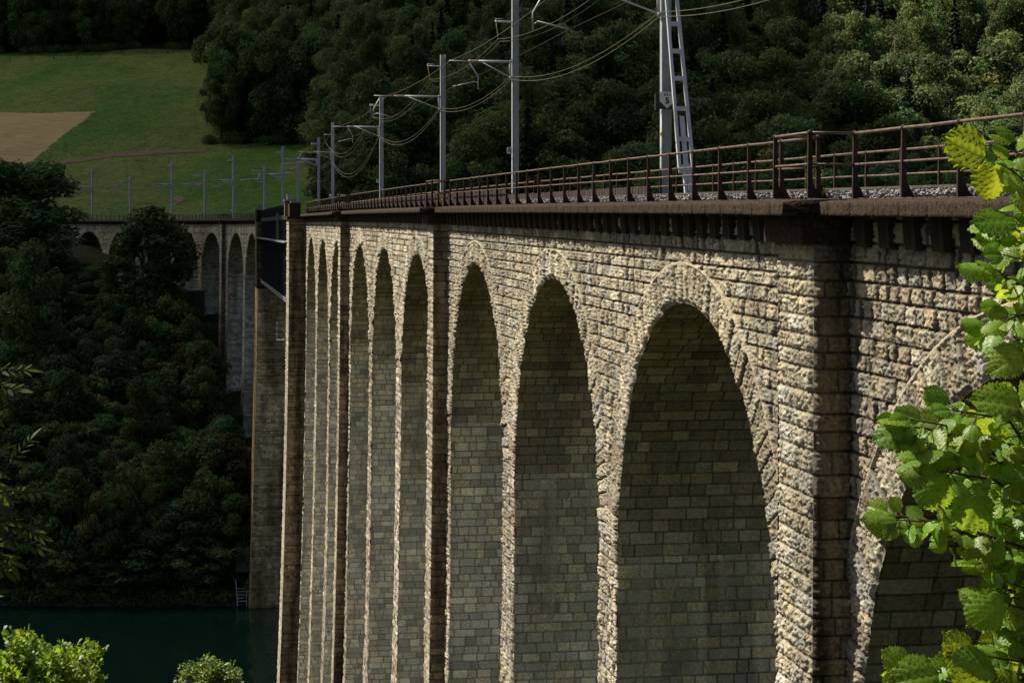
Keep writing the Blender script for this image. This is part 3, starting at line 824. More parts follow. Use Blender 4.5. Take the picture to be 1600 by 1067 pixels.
m = MB(); sbox(m, 293.4, 300.2, -2.1, -1.0, 1.2, 1.38, seg=1); sbox(m, 293.9, 295, -1.8, -1.2, 1.38, 1.9, seg=1); m.build('parapet_cap', M['concrete'], V3)
dfar = lambda q: .26
ff = (.13, -34, .4)
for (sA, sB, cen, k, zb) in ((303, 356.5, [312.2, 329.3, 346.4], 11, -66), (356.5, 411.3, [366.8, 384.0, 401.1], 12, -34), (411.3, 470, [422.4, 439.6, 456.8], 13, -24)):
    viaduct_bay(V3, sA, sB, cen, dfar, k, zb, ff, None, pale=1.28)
for e, k, zb in ((355.6, 44, -45), (410.4, 45, -26)):
    pilaster(V3, e, e + 2.0, .75, -.8, zb, k, .13, -32, dirt_or_light=(.34, .30, .26), dens=.3)
cornice_np(V3, 303, 470, .62, ZC0, ZC1, 'cornice', 17, .35)
for e in (355.6, 410.4):
    m = MB(); sbox(m, e - .2, e + 2.2, -1.1, .2, ZC0 - .01, ZC1 + .02, seg=1); sbox(m, e, e + 2, -.9, .1, ZC0 - .5, ZC0, seg=1); m.build('refuge_cornice', M['coping'], V3)
rest = MB()
for i in range(148):
    s = 303.6 + i * 1.12
    if i < 98: place_along(CORB, 'corbel', V3, s, 0, ZC0)
    else: xf_append(rest, CORB, s, 0, ZC0)
o = rest.build('corbel_row', M['corbel'], V3); o['kind'] = 'stuff'
m = MB(); sbox(m, 298.5, 480, .25, WID - .25, -.55, -.14); m.build('deck', M['concrete_dark'], V3)
m = MB(); sbox(m, 469.5, 486, .2, WID - .2, -16, -.2); m.build('abutment', M['concrete_dark'], V3)
railing('deck_railing', 'dark railing along the front edge of the far shaded viaduct', .10, [(303, 470)], [], True, root_s=380)
railing('deck_railing', 'dark railing along the back edge of the far shaded viaduct, before the meadow', WID - .12, [(303, 470)], [], False, root_s=380)
m = MB(); sbox(m, 303, 470, WID - .5, WID - .42, -.02, .34); o = m.build('cable_trough', M['concrete'])
tag(o, 'long pale cable trough along the far viaduct deck below its railing', 'cable trough')
# graffiti on the cheek of the second far pier
gr = thing('graffiti', 'silver graffiti letters edged in yellow sprayed on a far pier', 'graffiti', PV(353.6, 2, -29))
def gtext(body, wv, z, size, ext, off, mat, nm):
    cu = bpy.data.curves.new(nm, 'FONT'); cu.body = body; cu.size = size; cu.extrude = .01; cu.offset = off; cu.shear = .12
    to = bpy.data.objects.new(nm, cu); COL.objects.link(to); dg_ = bpy.context.evaluated_depsgraph_get()
    me = bpy.data.meshes.new_from_object(to.evaluated_get(dg_)); bpy.data.objects.remove(to)
    me.materials.clear(); me.materials.append(mat)
    s_ = 346.4 + halfw(-29.0)
    o_ = link(nm, me, gr, False); p = PV(s_ - .08 - ext, wv, z) - Vector(gr.location)
    o_.location = p; o_.rotation_euler = (R_(90), 0, heading(s_))
    return o_
gtext('SM', .45, -30.6, 3.1, .0, .19, M['graffiti_line'], 'letter_outline'); gtext('SM', .45, -30.6, 3.1, .03, .11, M['graffiti'], 'letters')

# ------------------------------------------------------------------ catenary masts
def proj(p): return 800 + FPX * p[0] / p[1], HOR - FPX * p[2] / p[1]
def s_of(x, wv, lo=20, hi=470):
    for _ in range(50):
        mid = (lo + hi) / 2
        if proj(P(mid, wv, 0))[0] > x: lo = mid
        else: hi = mid
    return (lo + hi) / 2
WM = 4.86
MASTS = []
def mast(x, ytop, typ, ln, label, arm=True, plate=None, s=None, mat='galv', strut=False, zt=None):
    s = s if s is not None else s_of(x, WM)
    Y = float(P(s, WM, 0)[1]); h = zt if zt else (HOR - ytop) / FPX * Y - float(D(s))
    root = thing('catenary_mast', label, 'catenary mast', PV(s, WM, 0), 'catenary masts along the railway', heading(s))
    mt = M[mat]
    m = MB(); b = -1.3
    m.box(-.17, -.152, -.15, .15, b, h); m.box(.152, .17, -.15, .15, b, h); m.box(-.152, .152, -.008, .008, b, h)
    m.box(-.40, -.17, -.16, .16, -1.3, -.7)
    m.build('mast_post', mt, root, world=False)
    zb = 7.5 if typ in 'LS' else h - 2.5
    anchors = {}
    tk = 1.0 if s < 240 else 2.6
    def sub(par, mb_, nm, mm, sm=True): return mb_.build(nm, mm, par, sm, world=False)
    if typ in 'LS':
        c = MB(); c.tube([(-.24, 0, zb), (-.56 * ln, 0, zb)], .055 * tk, 8); c.tube([(-.70 * ln, 0, zb), (-ln, 0, zb)], .032 * tk, 6)
        c.tube([(-.28, 0, zb + .06), (-.28, 0, zb - .85)], .04 * tk, 6); c.tube([(-.28, 0, zb - .80), (-.52 * ln, 0, zb - .03)], .035 * tk, 6)
        c.box(-.30, -.15, -.06, .06, zb - .05, zb + .05); c.box(-.30, -.15, -.06, .06, zb - .9, zb - .78)
        if typ == 'L':
            x0, x1 = -.90 * ln, -.90 * ln - .48
            c.tube([(x0, 0, zb - .02), (x1, 0, zb - .85), (x1, 0, zb - 1.5)], .034 * tk, 6)
            c.tube([(x1 + .04, 0, zb - 1.25), (x1 + .16, 0, zb - 1.17)], .02 * tk, 5); c.tube([(x1 + .16, 0, zb - 1.15), (x1 + 1.28, 0, zb - 1.40)], .028 * tk, 6)
            anchors['contact'] = (x1 + 1.28, zb - 1.42)
        else:
            x0 = -.70 * ln; x1 = x0 + .48
            c.tube([(x0, 0, zb - .02), (x1, 0, zb - .80), (x1, 0, zb - 1.45)], .034 * tk, 6)
            c.tube([(x1 - .04, 0, zb - 1.12), (x1 - .16, 0, zb - 1.08)], .02 * tk, 5); c.tube([(x1 - .16, 0, zb - 1.05), (x1 - 1.3, 0, zb - 1.32)], .028 * tk, 6)
            anchors['contact'] = (x1 - 1.3, zb - 1.34)
        co = sub(root, c, 'cantilever', mt)
        i_ = MB(); i_.tube([(-.56 * ln, 0, zb), (-.71 * ln, 0, zb)], .045 * tk, 8)
        for q in range(6): i_.tube([(-(.575 + .022 * q) * ln, 0, zb), (-(.583 + .022 * q) * ln, 0, zb)], .068 * tk, 8)
        sub(co, i_, 'insulator', M['insul'])
        anchors['messenger'] = (-.80 * ln if typ == 'L' else -.97 * ln, zb + .03)
        anchors['pair'] = (-.22, zb - .75)
    else:
        c = MB(); c.tube([(-.17, 0, h - 1.0), (-2.4, 0, h - 1.0)], .04 * tk, 6); c.tube([(-.17, 0, zb), (-2.0, 0, zb)], .04 * tk, 6); c.tube([(-2.2, 0, zb), (-4.4, 0, zb - .25)], .05 * tk, 6)
        sub(root, c, 'cantilever', mt)
        anchors['messenger'] = (-2.3, h - 1.02); anchors['contact'] = (-4.3, zb - .3); anchors['pair'] = (-.2, zb - .5)
    if arm:
        za = min(9.55, h - .75) if h < 11.5 else h - 1.0
        a_ = MB(); a_.tube([(-.17, 0, za), (-1.05, 0, za)], .05 * tk, 6)
        if x > 560: a_.tube([(-1.05, 0, za + .14), (-.6, 0, za + .14)], .01 * tk, 4); a_.tube([(-1.04, 0, za + .15), (-1.04, 0, za)], .01 * tk, 4)
        ao = sub(root, a_, 'feeder_arm', mt)
        i_ = MB(); i_.tube([(-1.0, 0, za), (-.9, 0, za - .88)], .02 * tk, 6)
        for q in range(5): i_.tube([(-.975 + .02 * q, 0, za - .25 - .1 * q), (-.972 + .02 * q, 0, za - .28 - .1 * q)], .045 * tk, 6)
        sub(ao, i_, 'insulator', M['insul'])
        anchors['feeder'] = (-.9, za - .9)
    if plate:
        p_ = MB(); p_.box(-.46, -.19, -.17, -.155, plate, plate + .32); po = sub(root, p_, 'number_plate', M['sign_white'], False)
        if x > 580:
            n_ = MB(); n_.box(-.40, -.25, -.177, -.172, plate + .18, plate + .25); n_.box(-.40, -.34, -.177, -.172, plate + .06, plate + .16); n_.box(-.30, -.25, -.177, -.172, plate + .06, plate + .16)
            sub(po, n_, 'plate_marking', M['black'], False)
    if strut:
        st_ = MB(); p0 = Vector((.0, -3.35, -.2)); p1 = Vector((.02, -.30, 8.6)); ex = Vector((1, 0, 0))
        for i, (ta, tb, hw) in enumerate(((.0, .17, .17), (.14, 1.0, .17))):
            for sx in (-1, 1):
                if i == 0: a0, b0 = p0.lerp(p1, ta) + ex * sx * .085, p0.lerp(p1, tb) + ex * sx * .085
                else: a0, b0 = p0.lerp(p1, ta) + ex * sx * .24, p0.lerp(p1, tb) + ex * sx * .17
                st_.bar(a0, b0, .10, .14)
        for t in (.15, .27, .39, .51, .62, .73, .84, .94):
            wv_ = .24 - .07 * (t - .14) / .86; q = p0.lerp(p1, t); st_.bar(q - ex * wv_, q + ex * wv_, .12, .15)
        st_.bar(p0.lerp(p1, .10), p0.lerp(p1, .36), .16, .05)
        sub(root, st_, 'lattice_strut', M['galv_lit'], False)
        yt = MB(); yt.tube([(-.19, -.17, 2.4), (-.19, -.17, 2.55)], .05, 6); sub(root, yt, 'yellow_tag', M['yellow'])
        g_ = MB(); g_.tube([(-.185, -.16, -.2), (-.185, -.16, 3.3)], .03, 6); sub(root, g_, 'lit_flange_strip', M['white'])  # white tube added for the sunlit edge of the flange
    w_ = lambda key: (root.matrix_basis @ Vector((anchors[key][0], 0, anchors[key][1]))) if key in anchors else None
    mtx = Matrix.Translation(root.location) @ Matrix.Rotation(root.rotation_euler.z, 4, 'Z')
    W = {k_: mtx @ Vector((v_[0], 0, v_[1])) for k_, v_ in anchors.items()}
    MASTS.append((s, root, W, typ))
    return root
mast(0, 0, 'S', 4.0, 'galvanised mast cut off beyond the right edge of the picture', s=33.0, zt=10.6)
m651 = mast(1040, 0, 'L', 4.75, 'thick galvanised mast braced by a ladder-like lattice strut', s=None, strut=True, zt=10.8)
mast(805, 0, 'S', 3.45, 'galvanised mast cut by the top edge, next after the mast with the strut', plate=2.75, zt=10.9)
mast(692, 86, 'L', 4.6, 'galvanised mast rising behind the refuge with the yellow flower')
mast(596, 152, 'S', 4.3, 'galvanised mast before the dark forest just left of the yellow-flower refuge mast', plate=2.6)
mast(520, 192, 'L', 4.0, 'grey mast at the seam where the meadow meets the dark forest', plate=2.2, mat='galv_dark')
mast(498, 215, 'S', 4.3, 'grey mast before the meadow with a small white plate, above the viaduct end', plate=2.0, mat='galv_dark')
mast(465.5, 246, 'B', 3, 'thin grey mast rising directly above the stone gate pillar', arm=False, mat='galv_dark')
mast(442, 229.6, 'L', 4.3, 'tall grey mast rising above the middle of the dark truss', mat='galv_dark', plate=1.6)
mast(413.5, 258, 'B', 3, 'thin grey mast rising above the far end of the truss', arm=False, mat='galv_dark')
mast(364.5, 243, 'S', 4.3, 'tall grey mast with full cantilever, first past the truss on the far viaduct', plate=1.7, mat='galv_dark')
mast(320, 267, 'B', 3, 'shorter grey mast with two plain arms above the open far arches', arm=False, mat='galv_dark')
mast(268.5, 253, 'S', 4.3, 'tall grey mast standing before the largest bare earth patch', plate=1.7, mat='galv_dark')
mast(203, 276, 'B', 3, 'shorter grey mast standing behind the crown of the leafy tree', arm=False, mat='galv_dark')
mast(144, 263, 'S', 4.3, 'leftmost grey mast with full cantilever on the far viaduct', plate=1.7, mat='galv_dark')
# wires, span by span, each with its sag
def wire(key, name, label, cat, sag, r, off=(0, 0), mat='wire', types='LSB', group=None):
    ms = [(s, W[key]) for s, _, W, t in MASTS if key in W and t in types]
    mb = MB(); pts = []
    for (s0_, a), (s1_, b) in zip(ms[:-1], ms[1:]):
        n = 14; L = (b - a).length; sg = sag * (L / 45) ** 2
        for i in range(n): 
            t = i / n; q = a.lerp(b, t); pts.append(Vector((q.x + off[0], q.y, q.z + off[1] - sg * 4 * t * (1 - t))))
    q = ms[-1][1]; pts.append(Vector((q.x + off[0], q.y, q.z + off[1])))
    mb.tube(pts, r, 5)
    o = mb.build(name, M[mat], None, True); tag(o, label, cat, group)
    return pts
wire('messenger', 'overhead_wire', 'messenger wire sagging between the outer ends of the mast cantilevers', 'overhead wire', .55, .015)
cpts = wire('contact', 'overhead_wire', 'thin dark contact wire at the tips of the steady arms', 'overhead wire', .12, .011, mat='rust')
wire('feeder', 'feeder_cable', 'upper feeder cable of the pair hung from the short top arms', 'cable', 1.3, .0145, (0, 0), 'cable', 'LS', 'feeder cables strung beside the masts')
wire('feeder', 'feeder_cable', 'lower feeder cable of the pair hung from the short top arms', 'cable', 1.45, .0145, (.12, -.12), 'cable', 'LS', 'feeder cables strung beside the masts')
wire('pair', 'feeder_cable', 'upper cable of the pair fixed to the mast posts below the cantilevers', 'cable', 1.5, .015, (0, 0), 'cable', 'LS', 'feeder cables strung beside the masts')
wire('pair', 'feeder_cable', 'lower cable of the pair fixed to the mast posts below the cantilevers', 'cable', 1.6, .015, (0, -.16), 'cable', 'LS', 'feeder cables strung beside the masts')

# kilometre sign on the strutted mast
sg = thing('kilometre_sign', 'white downward pointed kilometre sign reading 651 and 5 on the strutted mast', 'sign', m651.location, None, m651.rotation_euler.z)
m = MB(); m.box(-.30, .30, -.215, -.20, 3.32, 3.92); m.box(-.42, -.30, -.20, -.10, 3.28, 3.86); m.build('backing', M['grey_back'], sg, world=False)
m = MB(); yy = -.235; pts = [(-.27, 3.93), (.27, 3.93), (.27, 3.60), (0, 3.34), (-.27, 3.60)]
for y in (yy, -.216):
    m.v += [(x, y, z) for x, z in pts]
m.f += [(0, 1, 2, 3, 4)[::-1], (5, 6, 7, 8, 9)] + [(i, (i + 1) % 5, 5 + (i + 1) % 5, 5 + i) for i in range(5)]
m.build('plate', M['sign_white'], sg, world=False)
def text(body, size, loc, nm, mat, par, bold=0.0, sp=1.0):
    cu = bpy.data.curves.new(nm, 'FONT'); cu.body = body; cu.size = size; cu.extrude = .003; cu.align_x = 'CENTER'; cu.offset = bold; cu.space_character = sp
    to = bpy.data.objects.new(nm, cu); COL.objects.link(to); dg_ = bpy.context.evaluated_depsgraph_get()
    me = bpy.data.meshes.new_from_object(to.evaluated_get(dg_)); bpy.data.objects.remove(to)
    me.materials.clear(); me.materials.append(mat); o_ = link(nm, me, par, False); o_.location = loc; o_.rotation_euler = (R_(90), 0, 0)
    return o_
text('651', .14, (0, -.24, 3.79), 'numerals', M['black'], sg, .003, 1.3)
text('5', .30, (0, -.24, 3.52), 'numerals', M['black'], sg, .010)

# pale boxes on the deck
s_ = s_of(572, 3.4)
for dx, hh, lab in ((0, .95, 'tallest pale concrete cable cabinet on the viaduct deck'), (-3.2, .55, 'low pale concrete cable cabinet right of the tallest one'), (3.4, .5, 'low pale concrete cable cabinet left of the tallest one')):
    c = thing('cable_cabinet', lab, 'cabinet', PV(s_ + dx, 3.55, -.02), 'pale concrete cable cabinets on the viaduct deck', heading(s_))
    m = MB(); m.box(-.32, .32, -.5, .5, 0, hh); m.build('cabinet_body', M['concrete'], c, world=False)
    m = MB(); m.box(-.36, .36, -.54, .54, hh, hh + .07); m.build('cabinet_lid', M['white'], c, world=False)

# small constructions on the far bank
def gpoint(px, py, Y): return at(px, py, Y)
p = at(298, 472, 367)
sh = thing('shed', 'small dark green shed with pale flat roof under a far arch', 'shed', p, None, heading(372))
m = MB(); m.box(-2.2, 2.2, -2, 2, -3, 2.1); m.build('shed_wall', M['shed'], sh, world=False)
m = MB(); m.box(-2.5, 2.6, -2.3, 2.3, 2.1, 2.42); m.build('shed_roof', M['concrete'], sh, world=False)
m = MB(); m.box(-1.2, .2, -2.06, -2.0, -.2, 1.8); m.build('shed_door', M['black'], sh, world=False)
p = at(379, 938, 289.5)
ls = thing('landing_stairs', 'grey metal landing stairs going down into the lake beside the pier', 'stairs', p, None, .1)
m = MB()
for sx in (-.75, .6): m.bar((sx, -.2, -.8), (sx - (.35 if sx < 0 else 0), 1.6, 2.9 if sx < 0 else 2.6), .10, .14)
m.build('stringer', M['galv_dark'], ls, world=False)
for i in range(5):
    m = MB(); m.box(-.8, .6, -.15 + .32 * i, .1 + .32 * i, -.1 + .42 * i, -.02 + .42 * i); m.build('step', M['galv_dark'], ls, world=False)
p = at(378, 889, 291)
bw = thing('retaining_wall', 'weathered grey concrete wall above the landing stairs', 'wall', p)
m = MB(); m.box(-.9, 1.2, 0, 1.2, -.4, 3.2); m.build('wall_slab', M['concrete_dark'], bw, world=False)
m = MB(); m.tube([(-1.0, -.05, 3.1), (-2.0, -.05, 2.6)], .06, 6); m.build('outlet_pipe', M['galv_dark'], bw, world=False)
# ------------------------------------------------------------------ land, water, cloud
WATER = -58.8
_GY = [-200, -20, 0, 198, 206, 284, 291, 300, 335, 350, 358, 366, 400, 440, 480, 560, 900, 1300, 2600]
_GL = [5, 1.0, -2.1, -58.2, -64, -64, -58.4, -52, -38, -32.5, -23, -19.5, -11, -4.5, -.8, 11, 76, 182, 560]
_GR = [5, 1.0, -2.1, -58.2, -64, -64, -58.4, -48, -32, -28, -25, -22, -12, 3, 19, 48, 170, 320, 760]
def ground(x, y):
    x = np.asarray(x, float); y = np.asarray(y, float)
    zl = np.interp(y, _GY, _GL); zr = np.interp(y, _GY, _GR)
    wv = sstep(-70, 30, x + .03 * (y - 480)) * sstep(330, 420, y)
    z = zl * (1 - wv) + zr * wv
    far = sstep(300, 420, y)
    z = z + far * (fbm(x * .012, y * .012, 3, 3) - .5) * 7 * sstep(470, 620, y) + (fbm(x * .05, y * .05, 5, 3) - .5) * 1.6 * sstep(292, 330, y)
    near = sstep(150, 0, y)
    z = z + near * np.where(y < 150, (fbm(x * .06 + 5, y * .06, 9, 3) - .5) * .8, 0)
    return z
def is_meadow(x, y):
    inb = (y > 462) & (y < 905) & (x < -47 - .085 * (y - 480)) & (x > -420)
    wood = (y > 628 + 10 * np.sin(x * .05)) & (x > -104 - .16 * np.maximum(0, y - 715) + 5 * np.sin(y * .05))
    return inb & ~wood
def axis(segs):
    out = []
    for a, b, st in segs: out += list(np.arange(a, b, st))
    out.append(segs[-1][1]); return np.array(out)
gx = axis([(-1500, -420, 40), (-420, -260, 8), (-260, 30, 2.0), (30, 260, 6), (260, 1500, 40)])
gy = axis([(-200, 0, 10), (0, 280, 4), (280, 330, 1.5), (330, 470, 3), (470, 930, 2.4), (930, 1300, 12), (1300, 2600, 50)])
GX, GY = np.meshgrid(gx, gy, indexing='ij'); x = GX.ravel(); y = GY.ravel(); z = ground(x, y)
md = is_meadow(x, y)
base = np.array([.040, .046, .020]); g1 = np.array([.100, .195, .034]); g2 = np.array([.170, .212, .052])
n1 = fbm(x * .035, y * .012, 21, 5); n2 = fbm(x * .4, y * .2, 23, 4)
mead = g1 * (1 - sstep(.35, .7, n1)[:, None]) + g2 * sstep(.35, .7, n1)[:, None]
mead = mead * (.65 + .7 * n2)[:, None]
col = np.where(md[:, None], mead, base * (.6 + .8 * n2)[:, None])
gm, nt, out = new_mat('hill_ground')
atn = nt.nodes.new('ShaderNodeAttribute'); atn.attribute_name = 'Col'; tc = nt.nodes.new('ShaderNodeTexCoord')
no = nt.nodes.new('ShaderNodeTexNoise'); no.inputs['Scale'].default_value = .9; no.inputs['Detail'].default_value = 8; no.inputs['Roughness'].default_value = .7
mp = nt.nodes.new('ShaderNodeMapping'); mp.inputs['Scale'].default_value = (1, .45, 1); nt.links.new(tc.outputs['Object'], mp.inputs[0]); nt.links.new(mp.outputs[0], no.inputs['Vector'])
mr = nt.nodes.new('ShaderNodeMapRange'); mr.inputs[1].default_value = .3; mr.inputs[2].default_value = .7; mr.inputs[3].default_value = .45; mr.inputs[4].default_value = 1.6; nt.links.new(no.outputs[0], mr.inputs[0])
mx = nt.nodes.new('ShaderNodeMix'); mx.data_type = 'RGBA'; mx.blend_type = 'MULTIPLY'; mx.inputs[0].default_value = 1
nt.links.new(atn.outputs['Color'], mx.inputs[6]); nt.links.new(mr.outputs[0], mx.inputs[7])
p_ = nt.nodes.new('ShaderNodeBsdfPrincipled'); p_.inputs['Roughness'].default_value = .95; p_.inputs['Specular IOR Level'].default_value = .1
nt.links.new(mx.outputs[2], p_.inputs['Base Color'])
bp = nt.nodes.new('ShaderNodeBump'); bp.inputs['Strength'].default_value = .9; bp.inputs['Distance'].default_value = .8; nt.links.new(no.outputs[0], bp.inputs['Height']); nt.links.new(bp.outputs[0], p_.inputs['Normal'])
nt.links.new(p_.outputs[0], out.inputs[0])
go = bpy.data.objects.new('ground', mesh_np('ground', np.stack([x, y, z], 1), grid_faces(len(gx), len(gy)), gm, col)); COL.objects.link(go)
tag(go, 'grassy hillside, wooded banks and lake bed', 'ground', None, 'structure')

# sheets on the meadow, found by shooting the pixel ray onto the hill
def hit(px, py, y0=470, y1=1100):
    Y = np.arange(y0, y1, .5); X = (px - 800) / FPX * Y; Z = (HOR - py) / FPX * Y
    dd = ground(X, Y) - Z; k = np.argmax(dd > 0); return float(X[k]), float(Y[k])
def gmesh(x_, y_):
    i = np.clip(np.searchsorted(gx, x_) - 1, 0, len(gx) - 2); j = np.clip(np.searchsorted(gy, y_) - 1, 0, len(gy) - 2)
    Z = z.reshape(len(gx), len(gy)); fx = (x_ - gx[i]) / (gx[i + 1] - gx[i]); fy = (y_ - gy[j]) / (gy[j + 1] - gy[j])
    return (Z[i, j] * (1 - fx) + Z[i + 1, j] * fx) * (1 - fy) + (Z[i, j + 1] * (1 - fx) + Z[i + 1, j + 1] * fx) * fy
def poly_sheet(name, poly_px, mat, label, cat, dz=.25, step=1.6, kind='structure'):
    pts = np.array([hit(*p) for p in poly_px])
    x0, y0 = pts.min(0) - 2; x1, y1 = pts.max(0) + 2
    stx = max(.5, min(step, (x1 - x0) / 14)); sty = max(.5, min(step * 1.6, (y1 - y0) / 14))
    ax = np.arange(x0, x1, stx); ay = np.arange(y0, y1, sty); A, B = np.meshgrid(ax, ay, indexing='ij'); a = A.ravel(); b = B.ravel()
    jx = (fbm(a * .25, b * .25, 5, 3) - .5) * 5; jy = (fbm(a * .25 + 9, b * .25, 6, 3) - .5) * 5
    def inpoly(px, py):
        r = np.zeros(len(px), bool); n = len(pts); j = n - 1
        for i in range(n):
            xi, yi = pts[i]; xj, yj = pts[j]
            r ^= ((yi > py) != (yj > py)) & (px < (xj - xi) * (py - yi) / (yj - yi + 1e-9) + xi); j = i
        return r
    F = grid_faces(len(ax), len(ay)); fa = a[F].mean(1); fb = b[F].mean(1)
    fj = jx[F].mean(1) * .35 + (hsh(np.floor(fa * 2), np.floor(fb), 8) - .5) * .9
    F = F[inpoly(fa + fj, fb + fj)]
    if not len(F): return None
    V = np.stack([a, b, gmesh(a, b) + .12], 1)
    used = np.unique(F); idx = np.zeros(len(V), int); idx[used] = np.arange(len(used))
    o = bpy.data.objects.new(name, mesh_np(name, V[used], idx[F], mat)); COL.objects.link(o)
    return tag(o, label, cat, None, 'structure')
M['wheat'] = simple_mat('dry_cut_field', (.34, .235, .095), (.64, .47, .215), .8, .95, .6, 2.5, stretch=(.25, 2.2, 1), detail=9)
M['earth'] = simple_mat('bare_earth', (.16, .10, .058), (.32, .21, .13), .8, .95, .5, 2, detail=8)
poly_sheet('wheat_field', [(-60, 172), (0, 176), (60, 178), (120, 176), (150, 175), (128, 192), (105, 208), (75, 232), (45, 256), (0, 262), (-60, 268)], M['wheat'], 'tan cut field on the meadow at the left edge', 'field', .5, .8)
poly_sheet('path', [(55, 256), (100, 251), (150, 246), (172, 240), (220, 237), (270, 235), (325, 233), (325, 237), (270, 240), (220, 244), (172, 247), (140, 252), (95, 257), (55, 261)], M['earth'], 'brown farm track across the meadow', 'path', .4, .7)
for i, (pl, lb) in enumerate((
    ([(258, 317), (265, 310), (275, 307), (286, 308), (289, 315), (283, 318), (272, 316)], 'largest tan bare earth patch on the meadow'),
    ([(163, 293), (170, 289), (180, 289), (186, 291), (178, 294), (168, 294)], 'tan bare earth patch beside the second mast from the left'),
    ([(214, 324), (222, 321), (228, 322), (227, 327), (218, 327)], 'small tan earth patch below the second mast from the left'),
    ([(130, 143), (135, 141), (143, 142), (142, 147), (134, 147)], 'small tan earth scar high on the meadow'),
    ([(170, 325), (175, 323), (178, 328), (172, 328)], 'tiny tan earth scar low on the meadow near the left mast'),
    ([(300, 291), (310, 287), (314, 290), (306, 294)], 'faint earth scar between the short mast and the tall one'))):
    poly_sheet('bare_earth', pl, M['earth'], lb, 'bare earth', .4, .5)

# fence posts along the upper meadow edge
def simple_post(x, y, label, h=1.5, rad=.12):
    o = MB(); z0 = float(ground(x, y)); o.tube([(x, y, z0 - .3), (x, y, z0 + h)], rad, 6); ob = o.build('fence_post', M['pale_bark'], None, True)
    return tag(ob, label, 'fence post', 'fence posts along the upper meadow edge')
for px in (15, 50, 84, 120, 156, 193, 228, 262):
    X_, Y_ = hit(px, 97 - px * .05, 600, 1100)
    simple_post(X_, Y_, 'small wooden fence post at the upper edge of the meadow', 2.2, .22)

# water
wm, nt, out = new_mat('lake_water')
p_ = nt.nodes.new('ShaderNodeBsdfPrincipled'); p_.inputs['Base Color'].default_value = (.008, .031, .020, 1); p_.inputs['Roughness'].default_value = .06; p_.inputs['IOR'].default_value = 1.33; p_.inputs['Specular IOR Level'].default_value = .5
tc = nt.nodes.new('ShaderNodeTexCoord'); no = nt.nodes.new('ShaderNodeTexNoise'); no.inputs['Scale'].default_value = .55; no.inputs['Detail'].default_value = 5
mp = nt.nodes.new('ShaderNodeMapping'); mp.inputs['Scale'].default_value = (1, .35, 1); nt.links.new(tc.outputs['Object'], mp.inputs[0]); nt.links.new(mp.outputs[0], no.inputs['Vector'])
bp = nt.nodes.new('ShaderNodeBump'); bp.inputs['Strength'].default_value = .22; bp.inputs['Distance'].default_value = .5; nt.links.new(no.outputs[0], bp.inputs['Height']); nt.links.new(bp.outputs[0], p_.inputs['Normal'])
nt.links.new(p_.outputs[0], out.inputs[0])
m = MB(); m.v = [(-1500, 150, WATER), (1500, 150, WATER), (1500, 310, WATER), (-1500, 310, WATER)]; m.f = [(0, 1, 2, 3)]
wo = m.build('water', wm); tag(wo, 'dark green lake surface', 'water', None, 'structure')

rock_px = _rng.uniform(-60, 385, 900); rock_y = 290.3 + _rng.uniform(0, 1, 900) ** 2 * 1.8
rx_ = (rock_px - 800) / FPX * rock_y
ico_v, ico_f = rocks(900, lambda n: np.zeros(n), lambda n: np.zeros(n), lambda n: np.zeros(n), .26)
V_ = ico_v.reshape(900, 12, 3); V_ = V_ - V_.mean(1, keepdims=True) + np.stack([rx_, rock_y, np.maximum(ground(rx_, rock_y), WATER) + .05], 1)[:, None, :]
so_ = bpy.data.objects.new('shore_stones', mesh_np('shore_stones', V_.reshape(-1, 3), ico_f, M['concrete_dark'], None, False)); COL.objects.link(so_)
tag(so_, 'dark wet stones along the foot of the wooded bank', 'stones', None, 'stuff')

# a cumulus bank overhead, which throws the shade on the far bank and hill
HC = 430.0
def cloud():
    nx, ny = 150, 150
    ax = np.linspace(-1150, -60, nx); ay = np.linspace(330, 1700, ny)
    A, B = np.meshgrid(ax, ay, indexing='ij'); a = A.ravel(); b = B.ravel()
    edge_y = 392 + 10 * (fbm(a * .012, b * 0, 31, 3) - .5) * 2
    right = -230 - .02 * (b - 600) + 26 * (fbm(b * .012, a * 0, 33, 3) - .5) * 2
    mk = np.minimum(np.minimum(b - edge_y, 1660 - b) / 90, np.minimum(a + 1120, right - a) / 110)
    mk = mk + (fbm(a * .015, b * .015, 35, 4) - .5) * .10
    ins = mk > 0
    th = np.sqrt(np.clip(mk, 0, 1)) * (40 + 190 * fbm(a * .006, b * .006, 36, 5) ** 1.3)
    bot = np.sqrt(np.clip(mk, 0, 1)) * (6 + 16 * fbm(a * .01, b * .01, 38, 4))
    F = grid_faces(nx, ny); F = F[ins[F].any(1)]
    top = np.stack([a, b, HC + th], 1); bo_ = np.stack([a, b, HC - bot], 1)
    return np.vstack([top, bo_]), np.vstack([F, F[:, ::-1] + nx * ny])
cm, nt, out = new_mat('cloud_vapour')
df = nt.nodes.new('ShaderNodeBsdfDiffuse'); df.inputs[0].default_value = (.9, .9, .9, 1); tl = nt.nodes.new('ShaderNodeBsdfTranslucent'); tl.inputs[0].default_value = (.62, .64, .68, 1)
ms = nt.nodes.new('ShaderNodeMixShader'); ms.inputs[0].default_value = .45; nt.links.new(df.outputs[0], ms.inputs[1]); nt.links.new(tl.outputs[0], ms.inputs[2])
tr_ = nt.nodes.new('ShaderNodeBsdfTransparent'); m2 = nt.nodes.new('ShaderNodeMixShader'); m2.inputs[0].default_value = .25
nt.links.new(ms.outputs[0], m2.inputs[1]); nt.links.new(tr_.outputs[0], m2.inputs[2]); nt.links.new(m2.outputs[0], out.inputs[0])
cv_, cf_ = cloud()
co = bpy.data.objects.new('cloud', mesh_np('cloud', cv_, cf_, cm)); COL.objects.link(co)
tag(co, 'white cumulus bank above the far hillside that shades it', 'cloud', None, 'stuff')
